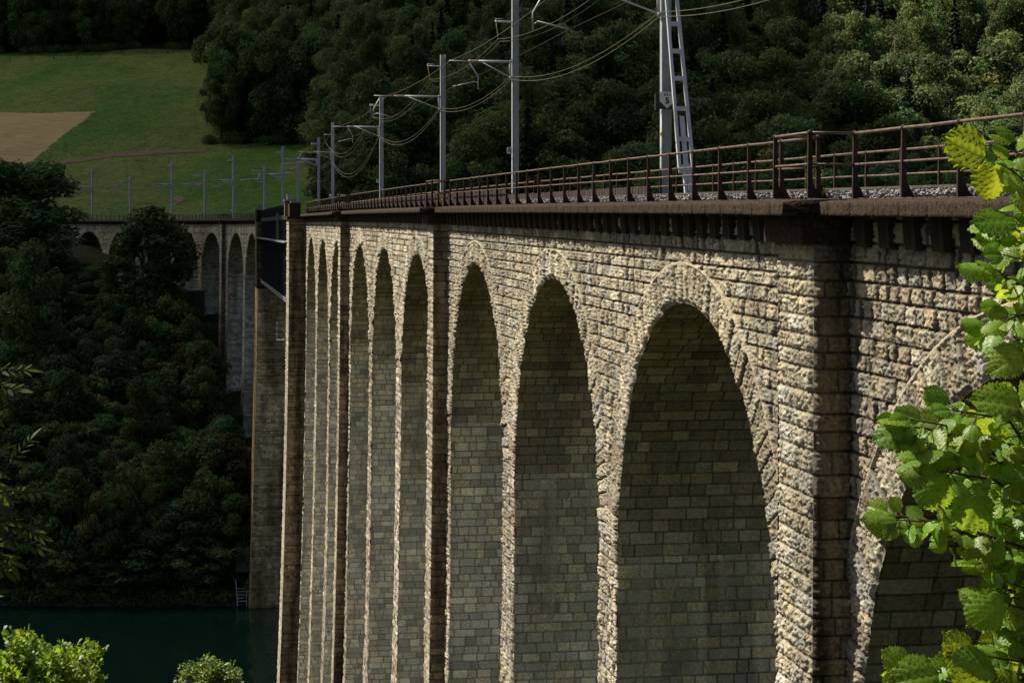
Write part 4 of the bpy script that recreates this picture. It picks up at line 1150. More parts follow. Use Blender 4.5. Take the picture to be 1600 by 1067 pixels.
# ------------------------------------------------------------------ trees
def leaf_cloud(centers, radii, n, size, seed, tint=None, up=.35, flat=.75, aspect=1.5, vert=False):
    r = np.random.default_rng(seed)
    w_ = radii ** 2; k = r.choice(len(centers), n, p=w_ / w_.sum())
    d = r.normal(size=(n, 3)); d[:, 2] += up; d /= np.linalg.norm(d, axis=1)[:, None]
    rad = radii[k] * (1.12 - .55 * r.uniform(0, 1, n) ** 1.3 + .10 * r.normal(size=n))
    p = centers[k] + d * rad[:, None] * np.array([1, 1, flat])
    nrm = d + r.normal(size=(n, 3)) * .55 + np.array([0, 0, .25]); nrm /= np.linalg.norm(nrm, axis=1)[:, None]
    t = np.cross(nrm, r.normal(size=(n, 3))); t /= np.linalg.norm(t, axis=1)[:, None] + 1e-9
    b = np.cross(nrm, t); s = size * r.uniform(.6, 1.35, n)[:, None]
    V = np.stack([p - t * s * .5 * aspect, p - b * s * .42 + t * s * .05 - nrm * s * .10, p + t * s * .5 * aspect, p + b * s * .42 + t * s * .05 - nrm * s * .10], 1).reshape(-1, 3)
    F = np.arange(n * 4).reshape(-1, 4)
    lt = np.clip(r.normal(1, .22, len(centers)), .55, 1.5)[k] * np.clip(r.normal(1, .22, n), .5, 1.6)
    hue = np.stack([1 + .15 * r.normal(size=len(centers))[k], np.ones(n), 1 + .15 * r.normal(size=n)], 1)
    C = np.repeat(np.clip(lt[:, None] * np.clip(hue, .5, 1.6), .2, 2.2), 4, 0)
    return V, F, C

def broadleaf(seed, H, Rr, nl, size, nlobes=46, low=.18, pointy=.0):
    r = np.random.default_rng(seed)
    c = []; rad = []
    zc = H * (low + (1 - low) * .5); hz = H * (1 - low) * .5
    while len(c) < nlobes:
        d = r.normal(size=3); d /= np.linalg.norm(d); q = .55 + .36 * r.uniform() ** .5
        z = zc + d[2] * hz * q
        prof = 1 - .45 * max(0, (z - zc) / hz) ** 2 * (1 + pointy)
        prof *= (.75 + .5 * r.uniform())
        c.append((d[0] * Rr * q * prof, d[1] * Rr * q * prof, z)); rad.append(Rr * r.uniform(.13, .44) * (46 / nlobes) ** .3)
    c = np.array(c); rad = np.array(rad)
    V, F, C = leaf_cloud(c, rad, nl, size, seed + 1)
    m = MB(); m.tube([(0, 0, -1.5), (.1, .05, H * .25), (-.1, .1, H * .5), (.05, 0, H * .82)], .024 * H, 7, .004 * H)
    for j in range(9):
        q = c[r.integers(len(c))]; z0 = H * r.uniform(.25, .6); m.tube([(0, 0, z0), (q[0] * .5, q[1] * .5, (z0 + q[2]) / 2 + .3), tuple(q)], .009 * H, 5, .003 * H)
    return V, F, C, m

def spruce(seed, H, Rr, nl, size):
    r = np.random.default_rng(seed)
    t = r.uniform(0, 1, nl) ** .75; z = H * (.06 + .94 * (1 - t)); 
    tier = np.floor(z / (H * .035)); an = r.uniform(0, 2 * np.pi, nl)
    nb = 9; br = np.round(an / (2 * np.pi) * nb + hsh(tier, tier * 0, 3)) ; an = br * 2 * np.pi / nb + hsh(tier, br, 4) * .5 + r.normal(size=nl) * .09
    rm = Rr * (1 - z / H) ** .85 * (.7 + .5 * hsh(tier, br, 5)); q = r.uniform(.1, 1, nl) ** .6
    rr = rm * q; zz = tier * H * .035 - rr * .30 + r.normal(size=nl) * .12
    p = np.stack([np.cos(an) * rr, np.sin(an) * rr, zz], 1)
    o = np.stack([np.cos(an), np.sin(an), -.45 + 0 * an], 1) + r.normal(size=(nl, 3)) * .25; o /= np.linalg.norm(o, axis=1)[:, None]
    sd_ = np.cross(o, np.array([0, 0, 1.0])) + r.normal(size=(nl, 3)) * .35; sd_ /= np.linalg.norm(sd_, axis=1)[:, None]
    s = size * r.uniform(.6, 1.3, nl)[:, None]
    V = np.stack([p - o * s * .8, p - sd_ * s * .35, p + o * s * .8, p + sd_ * s * .35], 1).reshape(-1, 3)
    C = np.repeat(np.clip(r.normal(1, .25, nl), .4, 1.7)[:, None] * np.ones(3), 4, 0)
    m = MB(); m.tube([(0, 0, -1.5), (0, 0, H * .97)], .014 * H, 6, .03)
    return V, np.arange(nl * 4).reshape(-1, 4), C, m

def crown_meshes(name, gen, leafmat, barkmat):
    V, F, C, m = gen
    return mesh_np(name, V, F, leafmat, C, False), m.mesh('trunk', barkmat, True)

FOREST = [crown_meshes('crown', broadleaf(100 + i, 24 + 2.5 * (i % 3), 5.6 + .7 * (i % 3), 8500, .50, 34 + 3 * i, .12 + .05 * (i % 2)), M['leaf_forest'], M['bark']) for i in range(6)]
BANK = [crown_meshes('crown', broadleaf(200 + i, 15 + 1.5 * (i % 3), 4.6 + .45 * (i % 3), 9500, .38, 50, .02), M['leaf_bank'], M['bark']) for i in range(6)]
SPRUCE = [crown_meshes('crown', spruce(300 + i, 27, 4.2, 4200, .75), M['leaf_spruce'], M['bark']) for i in range(2)]
def put_tree(kind, var, loc, rz, sc, label, cat='tree', group=None, name='tree', leaf=None):
    cm_, tm_ = var
    r_ = thing(name, label, cat, loc, group, rz); r_.scale = sc if hasattr(sc, '__len__') else (sc, sc, sc)
    for nm, me in (('trunk', tm_), ('crown', cm_)):
        o = bpy.data.objects.new(nm, me); COL.objects.link(o); o.parent = r_
        if nm == 'crown' and leaf: 
            o.material_slots[0].link = 'OBJECT'; o.material_slots[0].material = leaf
    return r_
SRC = bpy.data.collections.new('forest_sources')

rng = np.random.default_rng(11)
# --- hillside forest: candidate spots
cand = []
for x in np.arange(-330, 330, 8.0):
    for y in np.arange(405, 1010, 8.8):
        xx = x + rng.uniform(-3.7, 3.7); yy = y + rng.uniform(-4.0, 4.0)
        if yy < 465 and xx < -44 + (yy - 405) * .02: continue
        if xx < -40 and yy < 480: continue
        if xx / yy > .32 or xx / yy < -.31: continue
        if bool(is_meadow(np.array(xx), np.array(yy))): continue
        if yy > 480 and not (xx > -47 - .085 * (yy - 480)) and yy < 620: continue
        zg = float(ground(xx, yy)); py_ground = HOR - FPX * zg / yy
        if py_ground < -60: continue
        cand.append((yy, xx, zg))
cand.sort()
front = [c for c in cand if c[0] < 640 and -.10 < c[1] / c[0] < .275]
edge = [c for c in cand if c[0] >= 610 and c[1] / c[0] < -.08 and not (c[1] > -100 and c[0] > 680)]
print('forest', len(cand), len(front), len(edge))
vis_f = front[:150]
edge_sel = [c for c in edge if (c[0] < 690) or (905 <= c[0] < 921)][:48]
indiv = set(vis_f) | set(edge_sel)
rest_pts = []
for c in cand:
    y, x, z = c
    sc = rng.uniform(.72, 1.3) * (1.05 if c in indiv else 1.0)
    px = 800 + FPX * x / y
    if c in indiv:
        con = rng.uniform() < .13
        lit = px > 1180 and y > 440
        if con:
            put_tree('s', SPRUCE[rng.integers(2)], (x, y, z), rng.uniform(0, 6.28), sc, 'dark pointed spruce among the leafy trees of the hillside forest', 'spruce', 'spruces of the hillside forest', 'spruce_tree')
        elif c in edge_sel:
            put_tree('b', BANK[rng.integers(6)], (x, y, z), rng.uniform(0, 6.28), (sc * 1.35, sc * 1.35, sc * 1.75), 'dark leafy tree at the forest edge around the meadow', 'tree', 'forest edge trees around the meadow', 'broadleaf_tree')
        elif px > 1180:
            put_tree('b', FOREST[rng.integers(6)], (x, y, z), rng.uniform(0, 6.28), sc, 'leafy hillside forest tree above the right end of the railing', 'tree', 'forest trees above the right end of the railing', 'broadleaf_tree')
        else:
            put_tree('b', FOREST[rng.integers(6)], (x, y, z), rng.uniform(0, 6.28), sc, 'dark leafy hillside forest tree behind the railway masts', 'tree', 'forest trees behind the masts', 'broadleaf_tree')
    else: rest_pts.append((x, y, z, sc))
for i, (cm_, tm_) in enumerate(FOREST + SPRUCE[:2]):
    for o in bpy.data.objects:
        if o.data is cm_: SRC.objects.link(o); break
# the rest of the wood as one mass
rp = np.array(rest_pts)
me = bpy.data.meshes.new('forest'); me.vertices.add(len(rp)); me.vertices.foreach_set('co', rp[:, :3].astype(np.float32).ravel()); me.update()
fo = bpy.data.objects.new('forest', me); COL.objects.link(fo); tag(fo, 'far wood covering the upper hillside behind the nearer trees', 'forest', None, 'stuff')
ng = bpy.data.node_groups.new('forest_scatter', 'GeometryNodeTree')
ng.interface.new_socket('Geometry', in_out='INPUT', socket_type='NodeSocketGeometry'); ng.interface.new_socket('Geometry', in_out='OUTPUT', socket_type='NodeSocketGeometry')
gi = ng.nodes.new('NodeGroupInput'); g_o = ng.nodes.new('NodeGroupOutput'); ci = ng.nodes.new('GeometryNodeCollectionInfo'); ci.inputs['Collection'].default_value = SRC
ci.inputs['Separate Children'].default_value = True; ci.inputs['Reset Children'].default_value = True
ip = ng.nodes.new('GeometryNodeInstanceOnPoints'); ip.inputs['Pick Instance'].default_value = True
rv = ng.nodes.new('FunctionNodeRandomValue'); rv.data_type = 'FLOAT_VECTOR'; rv.inputs[0].default_value = (0, 0, 0); rv.inputs[1].default_value = (.06, .06, 6.28)
rs = ng.nodes.new('FunctionNodeRandomValue'); rs.data_type = 'FLOAT_VECTOR'; rs.inputs[0].default_value = (.7, .7, .7); rs.inputs[1].default_value = (1.25, 1.25, 1.45)
ng.links.new(gi.outputs[0], ip.inputs['Points']); ng.links.new(ci.outputs[0], ip.inputs['Instance']); ng.links.new(rv.outputs[0], ip.inputs['Rotation']); ng.links.new(rs.outputs[0], ip.inputs['Scale']); ng.links.new(ip.outputs[0], g_o.inputs[0])
md_ = fo.modifiers.new('scatter', 'NODES'); md_.node_group = ng

# bare pale trunks among the forest
for px, pyb, pyt, Y, lean in ((1196, 215, 150, 520, .25), (1399, 300, 60, 470, .1), (908, 110, 55, 505, -.9), (707, 40, -40, 560, .15), (760, 195, 155, 520, -.3)):
    a = at(px, pyb, Y); b = at(px - lean * 6, pyt, Y); m = MB(); m.tube([tuple(a - Vector((0, 0, 3))), tuple(a.lerp(b, .5)), tuple(b)], .22, 6, .12)
    for q in range(4):
        c0 = a.lerp(b, .55 + .1 * q); m.tube([tuple(c0), tuple(c0 + Vector((random.uniform(-1.6, 1.6), -.4, random.uniform(.3, 1.4))))], .06, 4, .02)
    o = m.build('bare_tree_trunk', M['pale_bark'], None, True)
    tag(o, 'thin pale bare trunk showing between the dark crowns of the hillside forest', 'dead tree', 'bare trunks in the hillside forest')

# --- bank trees
SKY_X = [-60, 0, 60, 110, 130, 165, 190, 280, 300, 335, 345, 395, 430]
SKY_Y = [330, 350, 370, 440, 450, 455, 435, 440, 480, 520, 625, 640, 760]
def bank_tree(x, y, H, Rr, label, group=None, var=None, leaf=None):
    v = var if var is not None else rng.integers(6); z = float(ground(x, y)); base_h = 15 + 1.5 * (v % 3); base_r = 4.6 + .45 * (v % 3)
    return put_tree('b', BANK[v], (x, y, z), rng.uniform(0, 6.28), (Rr / base_r, Rr / base_r, H / base_h), label, 'tree', group, 'broadleaf_tree', leaf)
# named crowns
def bank_px(px, ptop, Y, rpx, label, var, leaf=None):
    x = (px - 800) / FPX * Y; zt = (HOR - ptop) / FPX * Y; z = float(ground(x, Y)); return bank_tree(x, Y, zt - z, rpx * Y / FPX, label, None, var, leaf)
bank_px(30, 232, 392, 98, 'tall round dark tree at the left edge, its crown rising before the meadow', 1)
bank_px(232, 322, 362, 68, 'leafy tree hiding part of the far viaduct, its crown over the railing', 3, M['leaf_bright'])
bank_px(152, 412, 378, 30, 'small dark tree in front of the opening of the leftmost visible far arch', 0)
bank_px(188, 402, 366, 34, 'low rounded tree just left of the leafy tree that hides the far viaduct', 5)
bank_px(108, 400, 382, 30, 'dark tree in the gap right of the round left edge tree', 2)
bank_px(2, 268, 400, 92, 'big dark tree at the very left edge behind the tall round one', 2)
bank_px(20, 330, 384, 80, 'dense dark tree at the left edge directly under the tall round crown', 4)
bank_px(52, 375, 345, 58, 'olive tinged tree below the tall round one at the left edge', 2)
pts = []
tries = 0
while len(pts) < 122 and tries < 14000:
    tries += 1
    y = rng.uniform(293, 392) if len(pts) < 92 else rng.uniform(291.6, 300); px = rng.uniform(-40, 398); x = (px - 800) / FPX * y
    if any((x - a) ** 2 + (y - b) ** 2 < (5.4 if len(pts) < 92 else 3.6) ** 2 for a, b, *_ in pts): continue
    pp, uu, nn_ = frame(np.array(300 + max(0, (y - 297)) * 1.06))
    z = float(ground(x, y)); H = rng.uniform(10, 19) if len(pts) < 92 else rng.uniform(7, 12); Rr = rng.uniform(3.4, 5.6)
    top = HOR - FPX * (z + H) / y; lim = max(np.interp(px - 14, SKY_X, SKY_Y), np.interp(px + 14, SKY_X, SKY_Y))
    if top < lim:
        H = z * 0 + ((HOR - lim) / FPX * y - z) * rng.uniform(.86, 1.0)
        if H < 4.5: continue
        Rr = min(Rr, H * .5)
    # stay clear of the viaduct piers
    ok = True
    for s in np.arange(292, 470, 6):
        q = P(s, 0, 0)
        if (q[0] - x) ** 2 + (q[1] - y) ** 2 < (Rr * .8 + 1.5) ** 2: ok = False; break
        q = P(s, 3, 0)
        if (q[0] - x) ** 2 + (q[1] - y) ** 2 < (Rr * .8 + 2) ** 2: ok = False; break
    if not ok: continue
    pts.append((x, y, H, Rr))
for x, y, H, Rr in pts:
    bank_tree(x, y, H, Rr, leaf=[None, M['leaf_bank'], M['leaf_olive'], M['leaf_deep']][rng.integers(4)], group='trees on the steep bank above the lake', label='dark leafy tree on the steep wooded bank between the lake and the far viaduct')
print('bank trees', len(pts))
# undergrowth
n = 420; cx = []; rr_ = []
for (y_, x_, z_) in edge_sel:
    for q in range(5):
        a_ = rng.uniform(0, 6.28); xx = x_ + 4.0 * math.cos(a_); yy = y_ - 3.2 + 2.0 * math.sin(a_); r0 = rng.uniform(1.5, 3.2)
        cx.append((xx, yy, float(ground(xx, yy)) + r0 * .5)); rr_.append(r0)
n += len(cx)
while len(cx) < n:
    y = rng.uniform(291.2, 470); px = rng.uniform(-60, 420) if y < 330 else rng.uniform(-60, 420); x = (px - 800) / FPX * y
    z = float(ground(x, y))
    if z < WATER: continue
    top = HOR - FPX * (z + 2.2) / y
    if top < np.interp(px, SKY_X, SKY_Y) - 8 and y < 440: continue
    if y > 440 and rng.uniform() < .7: continue
    r0 = rng.uniform(1.0, 2.4)
    cx.append((x, y, z + r0 * .4)); rr_.append(r0)
for i in range(130):   # along the shore
    px = rng.uniform(-40, 372); y = rng.uniform(290.4, 293); x = (px - 800) / FPX * y; r0 = rng.uniform(.8, 2.0); cx.append((x, y, WATER + r0 * .55)); rr_.append(r0)
V, F, C = leaf_cloud(np.array(cx), np.array(rr_), 170000, .34, 77)
uo = bpy.data.objects.new('undergrowth', mesh_np('undergrowth', V, F, M['leaf_bank'], C, False)); COL.objects.link(uo)
tag(uo, 'dense dark undergrowth covering the bank down to the waterline', 'undergrowth', None, 'stuff')
# young trees growing beside the deck on the far side, seen through the railing
k = 0
for px, y, top in ((1120, 330, 255), (1180, 322, 262), (1240, 335, 240), (1300, 318, 252), (1345, 330, 235), (1410, 322, 238), (1470, 316, 225), (1530, 330, 225), (1590, 318, 215), (1010, 352, 272), (1060, 345, 262), (940, 372, 285)):
    x = (px - 800) / FPX * y; z = float(ground(x, y)); zt = (HOR - top) / FPX * y; Hh = 16.0
    put_tree('b', BANK[k % 6], (x, y, zt - Hh * 1.04), rng.uniform(0, 6.28), (1.0, 1.0, Hh / 15.5), 'green leafy tree seen through the far railing at the right', 'tree', 'trees seen through the far railing', 'broadleaf_tree'); k += 1
# ------------------------------------------------------------------ near foliage
rn = np.random.default_rng(21)
def hazel_leaf(n=27, m=13):
    """pleated, toothed, round leaf with a drip tip; unit length along +y, z is up"""
    ys = np.linspace(0, 1, n); V = []; C = []
    for y in ys:
        wid = .43 * math.sin(math.pi * min(1, y ** .72 * .985)) ** .80 if 0 < y < 1 else .0
        if y > .86: wid *= (1 - y) / .14 * .75 + .06
        for j in range(m):
            t = j / (m - 1) * 2 - 1
            tooth = .030 * (1 if int(round(y * 26)) % 2 else -1) * (abs(t) > .95)
            x = t * (wid + tooth)
            yy = y + abs(t) * .10 * (1 - y) - .06 * abs(t) ** 3 * (1 if y < .2 else 0)
            z = -.10 * (abs(t) * wid / .46) ** 1.6 + .032 * math.sin((yy - abs(t) * .42) * 2 * math.pi * 7.0) * min(1, abs(t) * 3) - .22 * (y - .3) ** 2
            z += -.03 * (1 - min(1, abs(t) * 5))
            V.append((x, yy, z)); v = .95 + .15 * math.sin((yy - abs(t) * .42) * 2 * math.pi * 7.0 + .6)
            C.append((v, v, v))
    F = [(i * m + j, i * m + j + 1, (i + 1) * m + j + 1, (i + 1) * m + j) for i in range(n - 1) for j in range(m - 1)]
    return np.array(V), np.array(F), np.array(C)
def simple_leaf(kind):
    if kind == 'ash': prof = [(0, 0), (.11, .2), (.15, .45), (.10, .75), (0, 1)]
    elif kind == 'oak': prof = [(.02, 0), (.10, .12), (.09, .2), (.20, .34), (.13, .44), (.27, .60), (.18, .70), (.24, .84), (.10, .96), (.0, 1.0)]
    else: prof = [(0, 0), (.20, .2), (.28, .45), (.20, .75), (0, 1)]
    V = []; 
    for x, y in prof: V += [(-x, y, -.10 * x - .15 * (y - .4) ** 2 + .04), (0, y, -.15 * (y - .4) ** 2), (x, y, -.10 * x - .15 * (y - .4) ** 2 + .04)]
    F = []
    for i in range(len(prof) - 1):
        F += [(3 * i, 3 * i + 1, 3 * i + 4, 3 * i + 3), (3 * i + 1, 3 * i + 2, 3 * i + 5, 3 * i + 4)]
    return np.array(V), np.array(F), np.ones((len(V), 3))
def place_leaves(leaf, items, r):
    """items: (position, direction of the tip, up normal, size)"""
    LV, LF_, LC = leaf; n = len(items); Vs = []; Cs = []
    for p, d, up, s in items:
        d = Vector(d).normalized(); up = Vector(up); x = d.cross(up).normalized(); z = x.cross(d).normalized()
        A = np.array([x, d, z]); curl = r.uniform(-.25, .55); L = LV.copy()
        L[:, 2] += -curl * L[:, 1] ** 2 * .5 + r.uniform(-.5, .5) * L[:, 0] * L[:, 1] - r.uniform(-.1, .9) * np.abs(L[:, 0]) * .5 * (1 if r.uniform() < .6 else -.8)
        Vs.append(L @ A * s + np.array(p)); Cs.append(LC * r.uniform(.78, 1.22) * np.array([r.uniform(.85, 1.2), 1, r.uniform(.7, 1.3)]))
    F = (LF_[None] + (np.arange(n) * len(LV))[:, None, None]).reshape(-1, LF_.shape[1])
    return np.vstack(Vs), F, np.vstack(Cs)

# ---- hazel on the right
def pv(px, py, Y): return np.array(at(px, py, Y))
hz = thing('hazel_bush', 'hazel bush with big sunlit pleated leaves hanging in at the right edge', 'bush', (1.75, 4.6, -2.0))
stems = MB(); items = []
def branch(pts, n, size, spread=.05, r0=.006):
    P_ = [Vector(pv(*p)) for p in pts]; stems.tube([tuple(q) for q in P_], r0, 6, .0016)
    Ls = [0]
    for a, b in zip(P_[:-1], P_[1:]): Ls.append(Ls[-1] + (b - a).length)
    for i in range(n):
        t = (i + .5 + rn.uniform(-.3, .3)) / n * Ls[-1]; k = max(0, min(len(P_) - 2, int(np.searchsorted(Ls, t)) - 1)); f = (t - Ls[k]) / (Ls[k + 1] - Ls[k])
        q = P_[k].lerp(P_[k + 1], f); d = (P_[k + 1] - P_[k]).normalized()
        side = d.cross(Vector((0, -.35, 1))).normalized() * (1 if i % 2 else -1)
        dirn = d * rn.uniform(.25, .9) + side * rn.uniform(.5, 1.1) + Vector((rn.normal() * .2, rn.normal() * .25, -.25 + rn.normal() * .25))
        dirn.normalize(); pt = .018 + .012 * rn.uniform(); base = q + dirn * pt
        stems.tube([tuple(q), tuple(base)], .0014, 4)
        up = Vector((-.40 + rn.normal() * .55, -.40 + rn.normal() * .55, .75 + rn.normal() * .35))
        items.append((tuple(base), dirn, up, size * rn.uniform(.55, 1.12)))
    # terminal leaf
    d = (P_[-1] - P_[-2]).normalized(); items.append((tuple(P_[-1]), d + Vector((0, 0, -.15)), Vector((-.2, -.75, .6)), size * rn.uniform(.85, 1.05)))
S_ = .070
# (px, py, depth)
branch([(1760, 420, 4.7), (1660, 330, 4.5), (1590, 275, 4.35), (1560, 245, 4.3)], 31, S_)
branch([(1760, 480, 4.8), (1650, 400, 4.5), (1590, 360, 4.4), (1570, 345, 4.35)], 31, S_)
branch([(1780, 560, 4.9), (1660, 470, 4.6), (1580, 440, 4.45), (1555, 420, 4.4)], 36, S_)
branch([(1780, 580, 4.7), (1660, 520, 4.5), (1600, 490, 4.4), (1570, 500, 4.35)], 31, S_)
branch([(1780, 900, 4.9), (1640, 770, 4.6), (1540, 700, 4.4), (1450, 670, 4.25), (1415, 665, 4.2)], 62, S_)
branch([(1780, 820, 4.8), (1660, 700, 4.6), (1560, 650, 4.5), (1480, 640, 4.4)], 44, S_)
branch([(1780, 760, 4.6), (1680, 670, 4.5), (1600, 630, 4.4), (1560, 625, 4.35)], 31, S_)
branch([(1780, 980, 4.8), (1640, 880, 4.5), (1530, 840, 4.3), (1450, 815, 4.2), (1400, 812, 4.15)], 57, S_ * .9)
branch([(1780, 1000, 4.9), (1650, 850, 4.7), (1540, 760, 4.55), (1480, 730, 4.5), (1440, 715, 4.5)], 55, S_)
branch([(1790, 1040, 4.8), (1660, 930, 4.6), (1580, 880, 4.5), (1535, 880, 4.45)], 48, S_)
branch([(1790, 1020, 4.7), (1660, 970, 4.5), (1580, 945, 4.4), (1540, 945, 4.35)], 41, S_)
branch([(1790, 900, 4.9), (1660, 800, 4.8), (1560, 790, 4.7), (1500, 800, 4.65)], 55, S_)
branch([(1700, 1250, 4.5), (1600, 1130, 4.35), (1500, 1070, 4.2), (1440, 1055, 4.15)], 48, S_ * 1.05)
branch([(1720, 1220, 4.6), (1620, 1100, 4.45), (1550, 1040, 4.35), (1500, 1035, 4.3)], 44, S_ * 1.05)
branch([(1750, 1180, 4.6), (1660, 1090, 4.5), (1600, 1030, 4.4), (1565, 1020, 4.4)], 36, S_)
branch([(1800, 900, 5.0), (1690, 760, 4.9), (1610, 720, 4.9), (1560, 730, 4.9)], 62, S_)
branch([(1800, 980, 5.0), (1690, 880, 4.95), (1620, 830, 4.9), (1570, 820, 4.9)], 62, S_)
branch([(1700, 680, 4.8), (1640, 640, 4.7), (1600, 640, 4.6)], 20, S_)
branch([(1800, 560, 4.8), (1680, 430, 4.7), (1630, 380, 4.6), (1610, 330, 4.5)], 33, S_)
for q in range(13):
    py = 215 + 27 * q; yy = 4.55 + .35 * rn.uniform()
    branch([(1800, py + 120, yy + .1), (1700, py + 60, yy), (1630, py + 10, yy), (1575 - 40 * (q > 5) + 40 * rn.uniform(), py - 6, yy - .05)], 19, S_)
for py, x0 in ((655, 1405), (690, 1420), (735, 1450), (640, 1470), (805, 1385), (830, 1420), (1040, 1420), (1062, 1400), (1020, 1500)):
    branch([(1720, py + 110, 4.6), (1600, py + 50, 4.45), (x0 + 105, py + 15, 4.3), (x0 + 16, py, 4.2)], 26, S_ * .95)
for q in range(9):
    branch([(1800, 1010 + 22 * q, 4.7), (1700, 970 + 22 * q, 4.6), (1630, 930 + 20 * q, 4.5), (1560 + 35 * rn.uniform(), 905 + 20 * q, 4.45)], 15, S_)
for q in range(16):
    py = 640 + 24 * q; yy = 4.95 + .35 * rn.uniform()
    branch([(1800, py + 60, yy + .1), (1690, py + 30, yy), (1600, py, yy), (1515 + 50 * rn.uniform() + (40 if py < 700 else 0) + (60 if py > 850 else 0), py - 12, yy - .05)], 26, S_)
# a few leaves placed where they stand out
for px, py, Y, dx, dz, up, s in ((1545, 246, 4.25, -.93, .42, (-.3, -.85, .5), .118), (1560, 250, 4.3, -.2, -.9, (.5, -.8, .2), .10), (1590, 345, 4.25, -.98, .02, (-.1, -.6, .8), .108), (1600, 545, 4.3, -.8, -.5, (-.2, -.9, .3), .10),
                                 (1600, 636, 4.3, -.95, .25, (-.1, -.8, .6), .125), (1435, 672, 4.2, -.95, -.05, (-.2, -.75, .6), .105), (1405, 818, 4.15, -.96, .2, (-.1, -.8, .6), .085), (1470, 1050, 4.1, -.92, -.1, (-.1, -.85, .5), .115), (1560, 1062, 4.15, -.5, .3, (.1, -.9, .4), .12), (1520, 1040, 4.2, -.6, .75, (.2, -.9, .3), .10),
                                 (1480, 735, 4.3, -.6, -.75, (-.2, -.9, .2), .11), (1530, 760, 4.3, -.3, -.9, (.1, -.95, .1), .12), (1570, 930, 4.3, -.75, -.6, (0, -.9, .3), .11)):
    items.append((tuple(pv(px, py, Y)), Vector((dx, -.12, dz)), Vector(up), s))
V, F, C = place_leaves(hazel_leaf(), items, rn)
link('foliage', mesh_np('foliage', V, F, M['leaf_hazel'], C), hz)
for q in range(4):
    a = Vector((1.65 + .1 * q, 4.55 + .1 * q, -2.2)); stems.tube([tuple(a), tuple(a + Vector((.05, .05, 1.2))), tuple(Vector(pv(1790, 900 - 130 * q, 4.85)))], .018, 7, .006)
stems.build('stem', M['twig'], hz, True)

# ---- ash sprays on the left edge
ash = thing('ash_tree', 'ash tree whose long feathered leaf sprays hang in at the left edge', 'tree', (-5.4, 11.5, -5.2))
st = MB(); items = []
st.tube([(-5.4, 11.5, -6), (-5.3, 11.4, -3), (-5.1, 11.3, 0), (-5.0, 11.2, 3)], .16, 9, .08)
def ash_spray(px, py, Y, ang, ln, nleaf=7):
    tip = Vector(pv(px, py, Y)); d = Vector((math.cos(ang), -.1, math.sin(ang))).normalized()
    root_ = tip - d * ln; st.tube([(-5.15, 11.3, tip.z - .5), tuple(root_.lerp(Vector((-5.1, 11.3, tip.z - .3)), .5) + Vector((0, 0, .1))), tuple(root_)], .022, 5, .006)
    for k in range(nleaf):
        f = (k + 1) / nleaf; b = root_.lerp(tip, f - .12 * rn.uniform())
        a2 = ang + rn.normal() * .5; dd = Vector((math.cos(a2), rn.normal() * .35, math.sin(a2) - .15)).normalized(); L = rn.uniform(.17, .27)
        e = b + dd * L; st.tube([tuple(b), tuple(b.lerp(e, .5) + Vector((0, 0, .012))), tuple(e)], .0022, 4)
        sv = dd.cross(Vector((rn.normal() * .3, -.6, .8))).normalized()
        for j in range(5):
            q = b.lerp(e, .25 + .17 * j)
            for sgn in (-1, 1):
                items.append((tuple(q), dd * .75 + sv * sgn * .8, Vector((-.3 + rn.normal() * .5, -.4 + rn.normal() * .5, .8)), rn.uniform(.06, .085)))
        items.append((tuple(e), dd, Vector((-.2, -.5, .8)), .10))
for px, py, a in ((32, 580, -.15), (18, 545, .2), (40, 605, -.35), (-5, 640, .1), (60, 735, .05), (30, 720, .3), (45, 770, -.1), (80, 815, -.05), (50, 800, .2), (55, 840, -.4), (10, 790, .1), (0, 850, 0), (-10, 700, .1), (14, 930, -.1), (0, 955, -.4), (-12, 900, .2), (-5, 760, .1), (-15, 560, -.1), (20, 860, -.3)):
    ash_spray(px - 52, py, 10.4 + rn.uniform(-.5, .5), a, rn.uniform(.45, .7))
for k in range(34):     # the rest of the crown, mostly outside the frame
    zz_ = rn.uniform(-1.5, 3.4); a_ = rn.uniform(1.2, 5.2); L0 = rn.uniform(.9, 2.0); b0 = Vector((-5.1, 11.3, zz_)); d = Vector((math.cos(a_), math.sin(a_), .15)).normalized(); tip = b0 + d * L0
    if tip.x > -.31 * tip.y: continue
    st.tube([tuple(b0), tuple(b0.lerp(tip, .5) + Vector((0, 0, .1))), tuple(tip)], .02, 5, .006)
    for q in range(8):
        b = b0.lerp(tip, .45 + .07 * q); dd = (d + Vector((rn.normal() * .7, rn.normal() * .7, rn.normal() * .3 - .1))).normalized(); sv = dd.cross(Vector((rn.normal() * .3, -.3, .8))).normalized()
        for j in range(5):
            for sgn in (-1, 1): items.append((tuple(b + dd * (.05 + .045 * j)), dd * .75 + sv * sgn * .8, Vector((rn.normal() * .4, rn.normal() * .4, .8)), rn.uniform(.06, .09)))
V, F, C = place_leaves(simple_leaf('ash'), items, rn)
link('foliage', mesh_np('foliage', V, F, M['leaf_ash'], C), ash); st.build('trunk', M['bark'], ash, True)

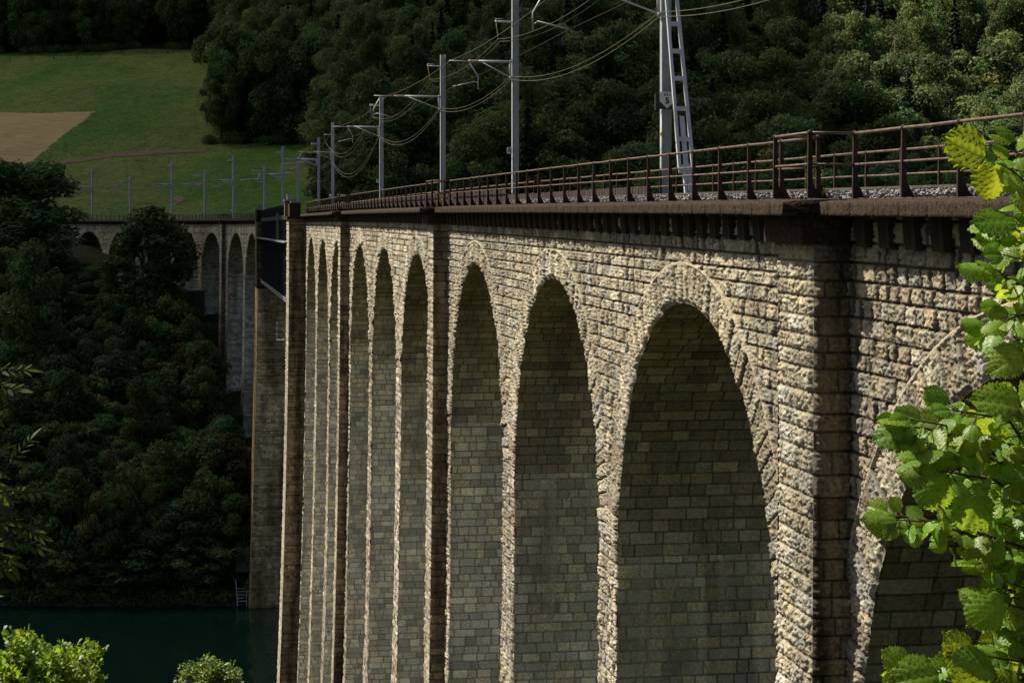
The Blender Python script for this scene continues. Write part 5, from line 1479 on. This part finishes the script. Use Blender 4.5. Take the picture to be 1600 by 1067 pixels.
# ---- treetops at the bottom left
def treetop(name, label, cat, px, py_top, Y, rpx, n, size, kind, mat, seed, ground_drop=None):
    rr_ = np.random.default_rng(seed); R0 = rpx * Y / FPX; x = (px - 800) / FPX * Y; zt = (HOR - py_top) / FPX * Y; zg = float(ground(x, Y))
    root_ = thing(name, label, cat, (x, Y, zg)); H = zt - zg; items = []; m = MB(); m.tube([(x, Y, zg - .5), (x + .1, Y, zg + H * .5), (x, Y, zt - .3)], .02 * H + .03, 7, .02)
    tw = []
    for i in range(n // 9):
        d = rr_.normal(size=3); d[2] = abs(d[2]) * .9 + .05; d /= np.linalg.norm(d); q = rr_.uniform(.72, 1.0)
        rag = 1 + .22 * math.sin(d[0] * 7 + seed) + .12 * math.sin(d[1] * 11)
        c = np.array([x, Y, zt - R0 * .9]) + d * R0 * np.array([1, 1, .85]) * q * rag
        tw.append(c); b0 = np.array([x, Y, zt - R0 * .9]) + d * R0 * .35
        m.tube([tuple(b0), tuple(c)], .010, 4, .004)
        for k in range(9):
            dd = d * .8 + rr_.normal(size=3) * .7; dd /= np.linalg.norm(dd)
            items.append((tuple(c + rr_.normal(size=3) * .05), Vector(dd), Vector((rr_.normal() * .5 - .2, rr_.normal() * .5 - .2, .8)), size * rr_.uniform(.6, 1.25)))
    V, F, C = place_leaves(simple_leaf(kind), items, rr_)
    link('foliage', mesh_np('foliage', V, F, mat, C), root_); m.build('trunk', M['bark'], root_, True)
treetop('oak_tree', 'bright yellow-green oak treetop rising into the bottom left corner', 'tree', 52, 1000, 34, 98, 4200, .145, 'oak', M['leaf_oak'], 3)
treetop('shrub', 'small sunlit leafy shrub top at the bottom edge over the lake', 'shrub', 326, 1030, 38, 40, 2200, .075, 'round', M['leaf_bush'], 8)

# ---- plants on the deck edge
def weed(px, py0, py1, label, flower=False):
    s = s_of(px, .25, 20, 300); b = PV(s, .22, .05); h = (py0 - py1) / FPX * b.y
    r_ = thing('weed' if not flower else 'wildflower', label, 'plant', b); m = MB(); items = []
    for k in range(7 if not flower else 4):
        a = rn.uniform(0, 6.28); lean = rn.uniform(.05, .33) * h; e = b + Vector((math.cos(a) * lean, math.sin(a) * lean, h * rn.uniform(.7, 1)))
        m.tube([tuple(b), tuple(b.lerp(e, .5) + Vector((0, 0, h * .08))), tuple(e)], .004, 4, .0015)
        for q in range(9):
            f = rn.uniform(.35, 1); c = b.lerp(e, f)
            for w_ in range(3):
                dd = Vector((rn.normal(), rn.normal(), rn.normal() * .5 + .3)).normalized(); items.append((tuple(c + dd * .05), dd, Vector((0, -.4, .8)), rn.uniform(.03, .055) * (1.2 if h > .6 else .8)))
    V, F, C = place_leaves(simple_leaf('round'), items, rn); link('leaf_cluster', mesh_np('leaf_cluster', V, F, M['weed'], C), r_); m.build('stalk', M['weed_stalk'], r_, True)
    if flower:
        f_ = MB()
        for k in range(4): f_.ball(b + Vector((rn.normal() * .08, rn.normal() * .08, h * (.75 + .12 * k))), .05, 6, 4, .6)
        f_.build('flower', M['yellow'], r_, True)
M['weed_stalk'] = simple_mat('weed_stalk', (.10, .11, .03), (.18, .17, .06), 10, .8)
weed(1272, 312, 248, 'tall seeding weed standing by the post of the nearest refuge')
weed(1292, 312, 304, 'low grassy tuft at the foot of the nearest refuge')
weed(690, 323, 314, 'small yellow wildflower on the refuge beneath a mast', True)
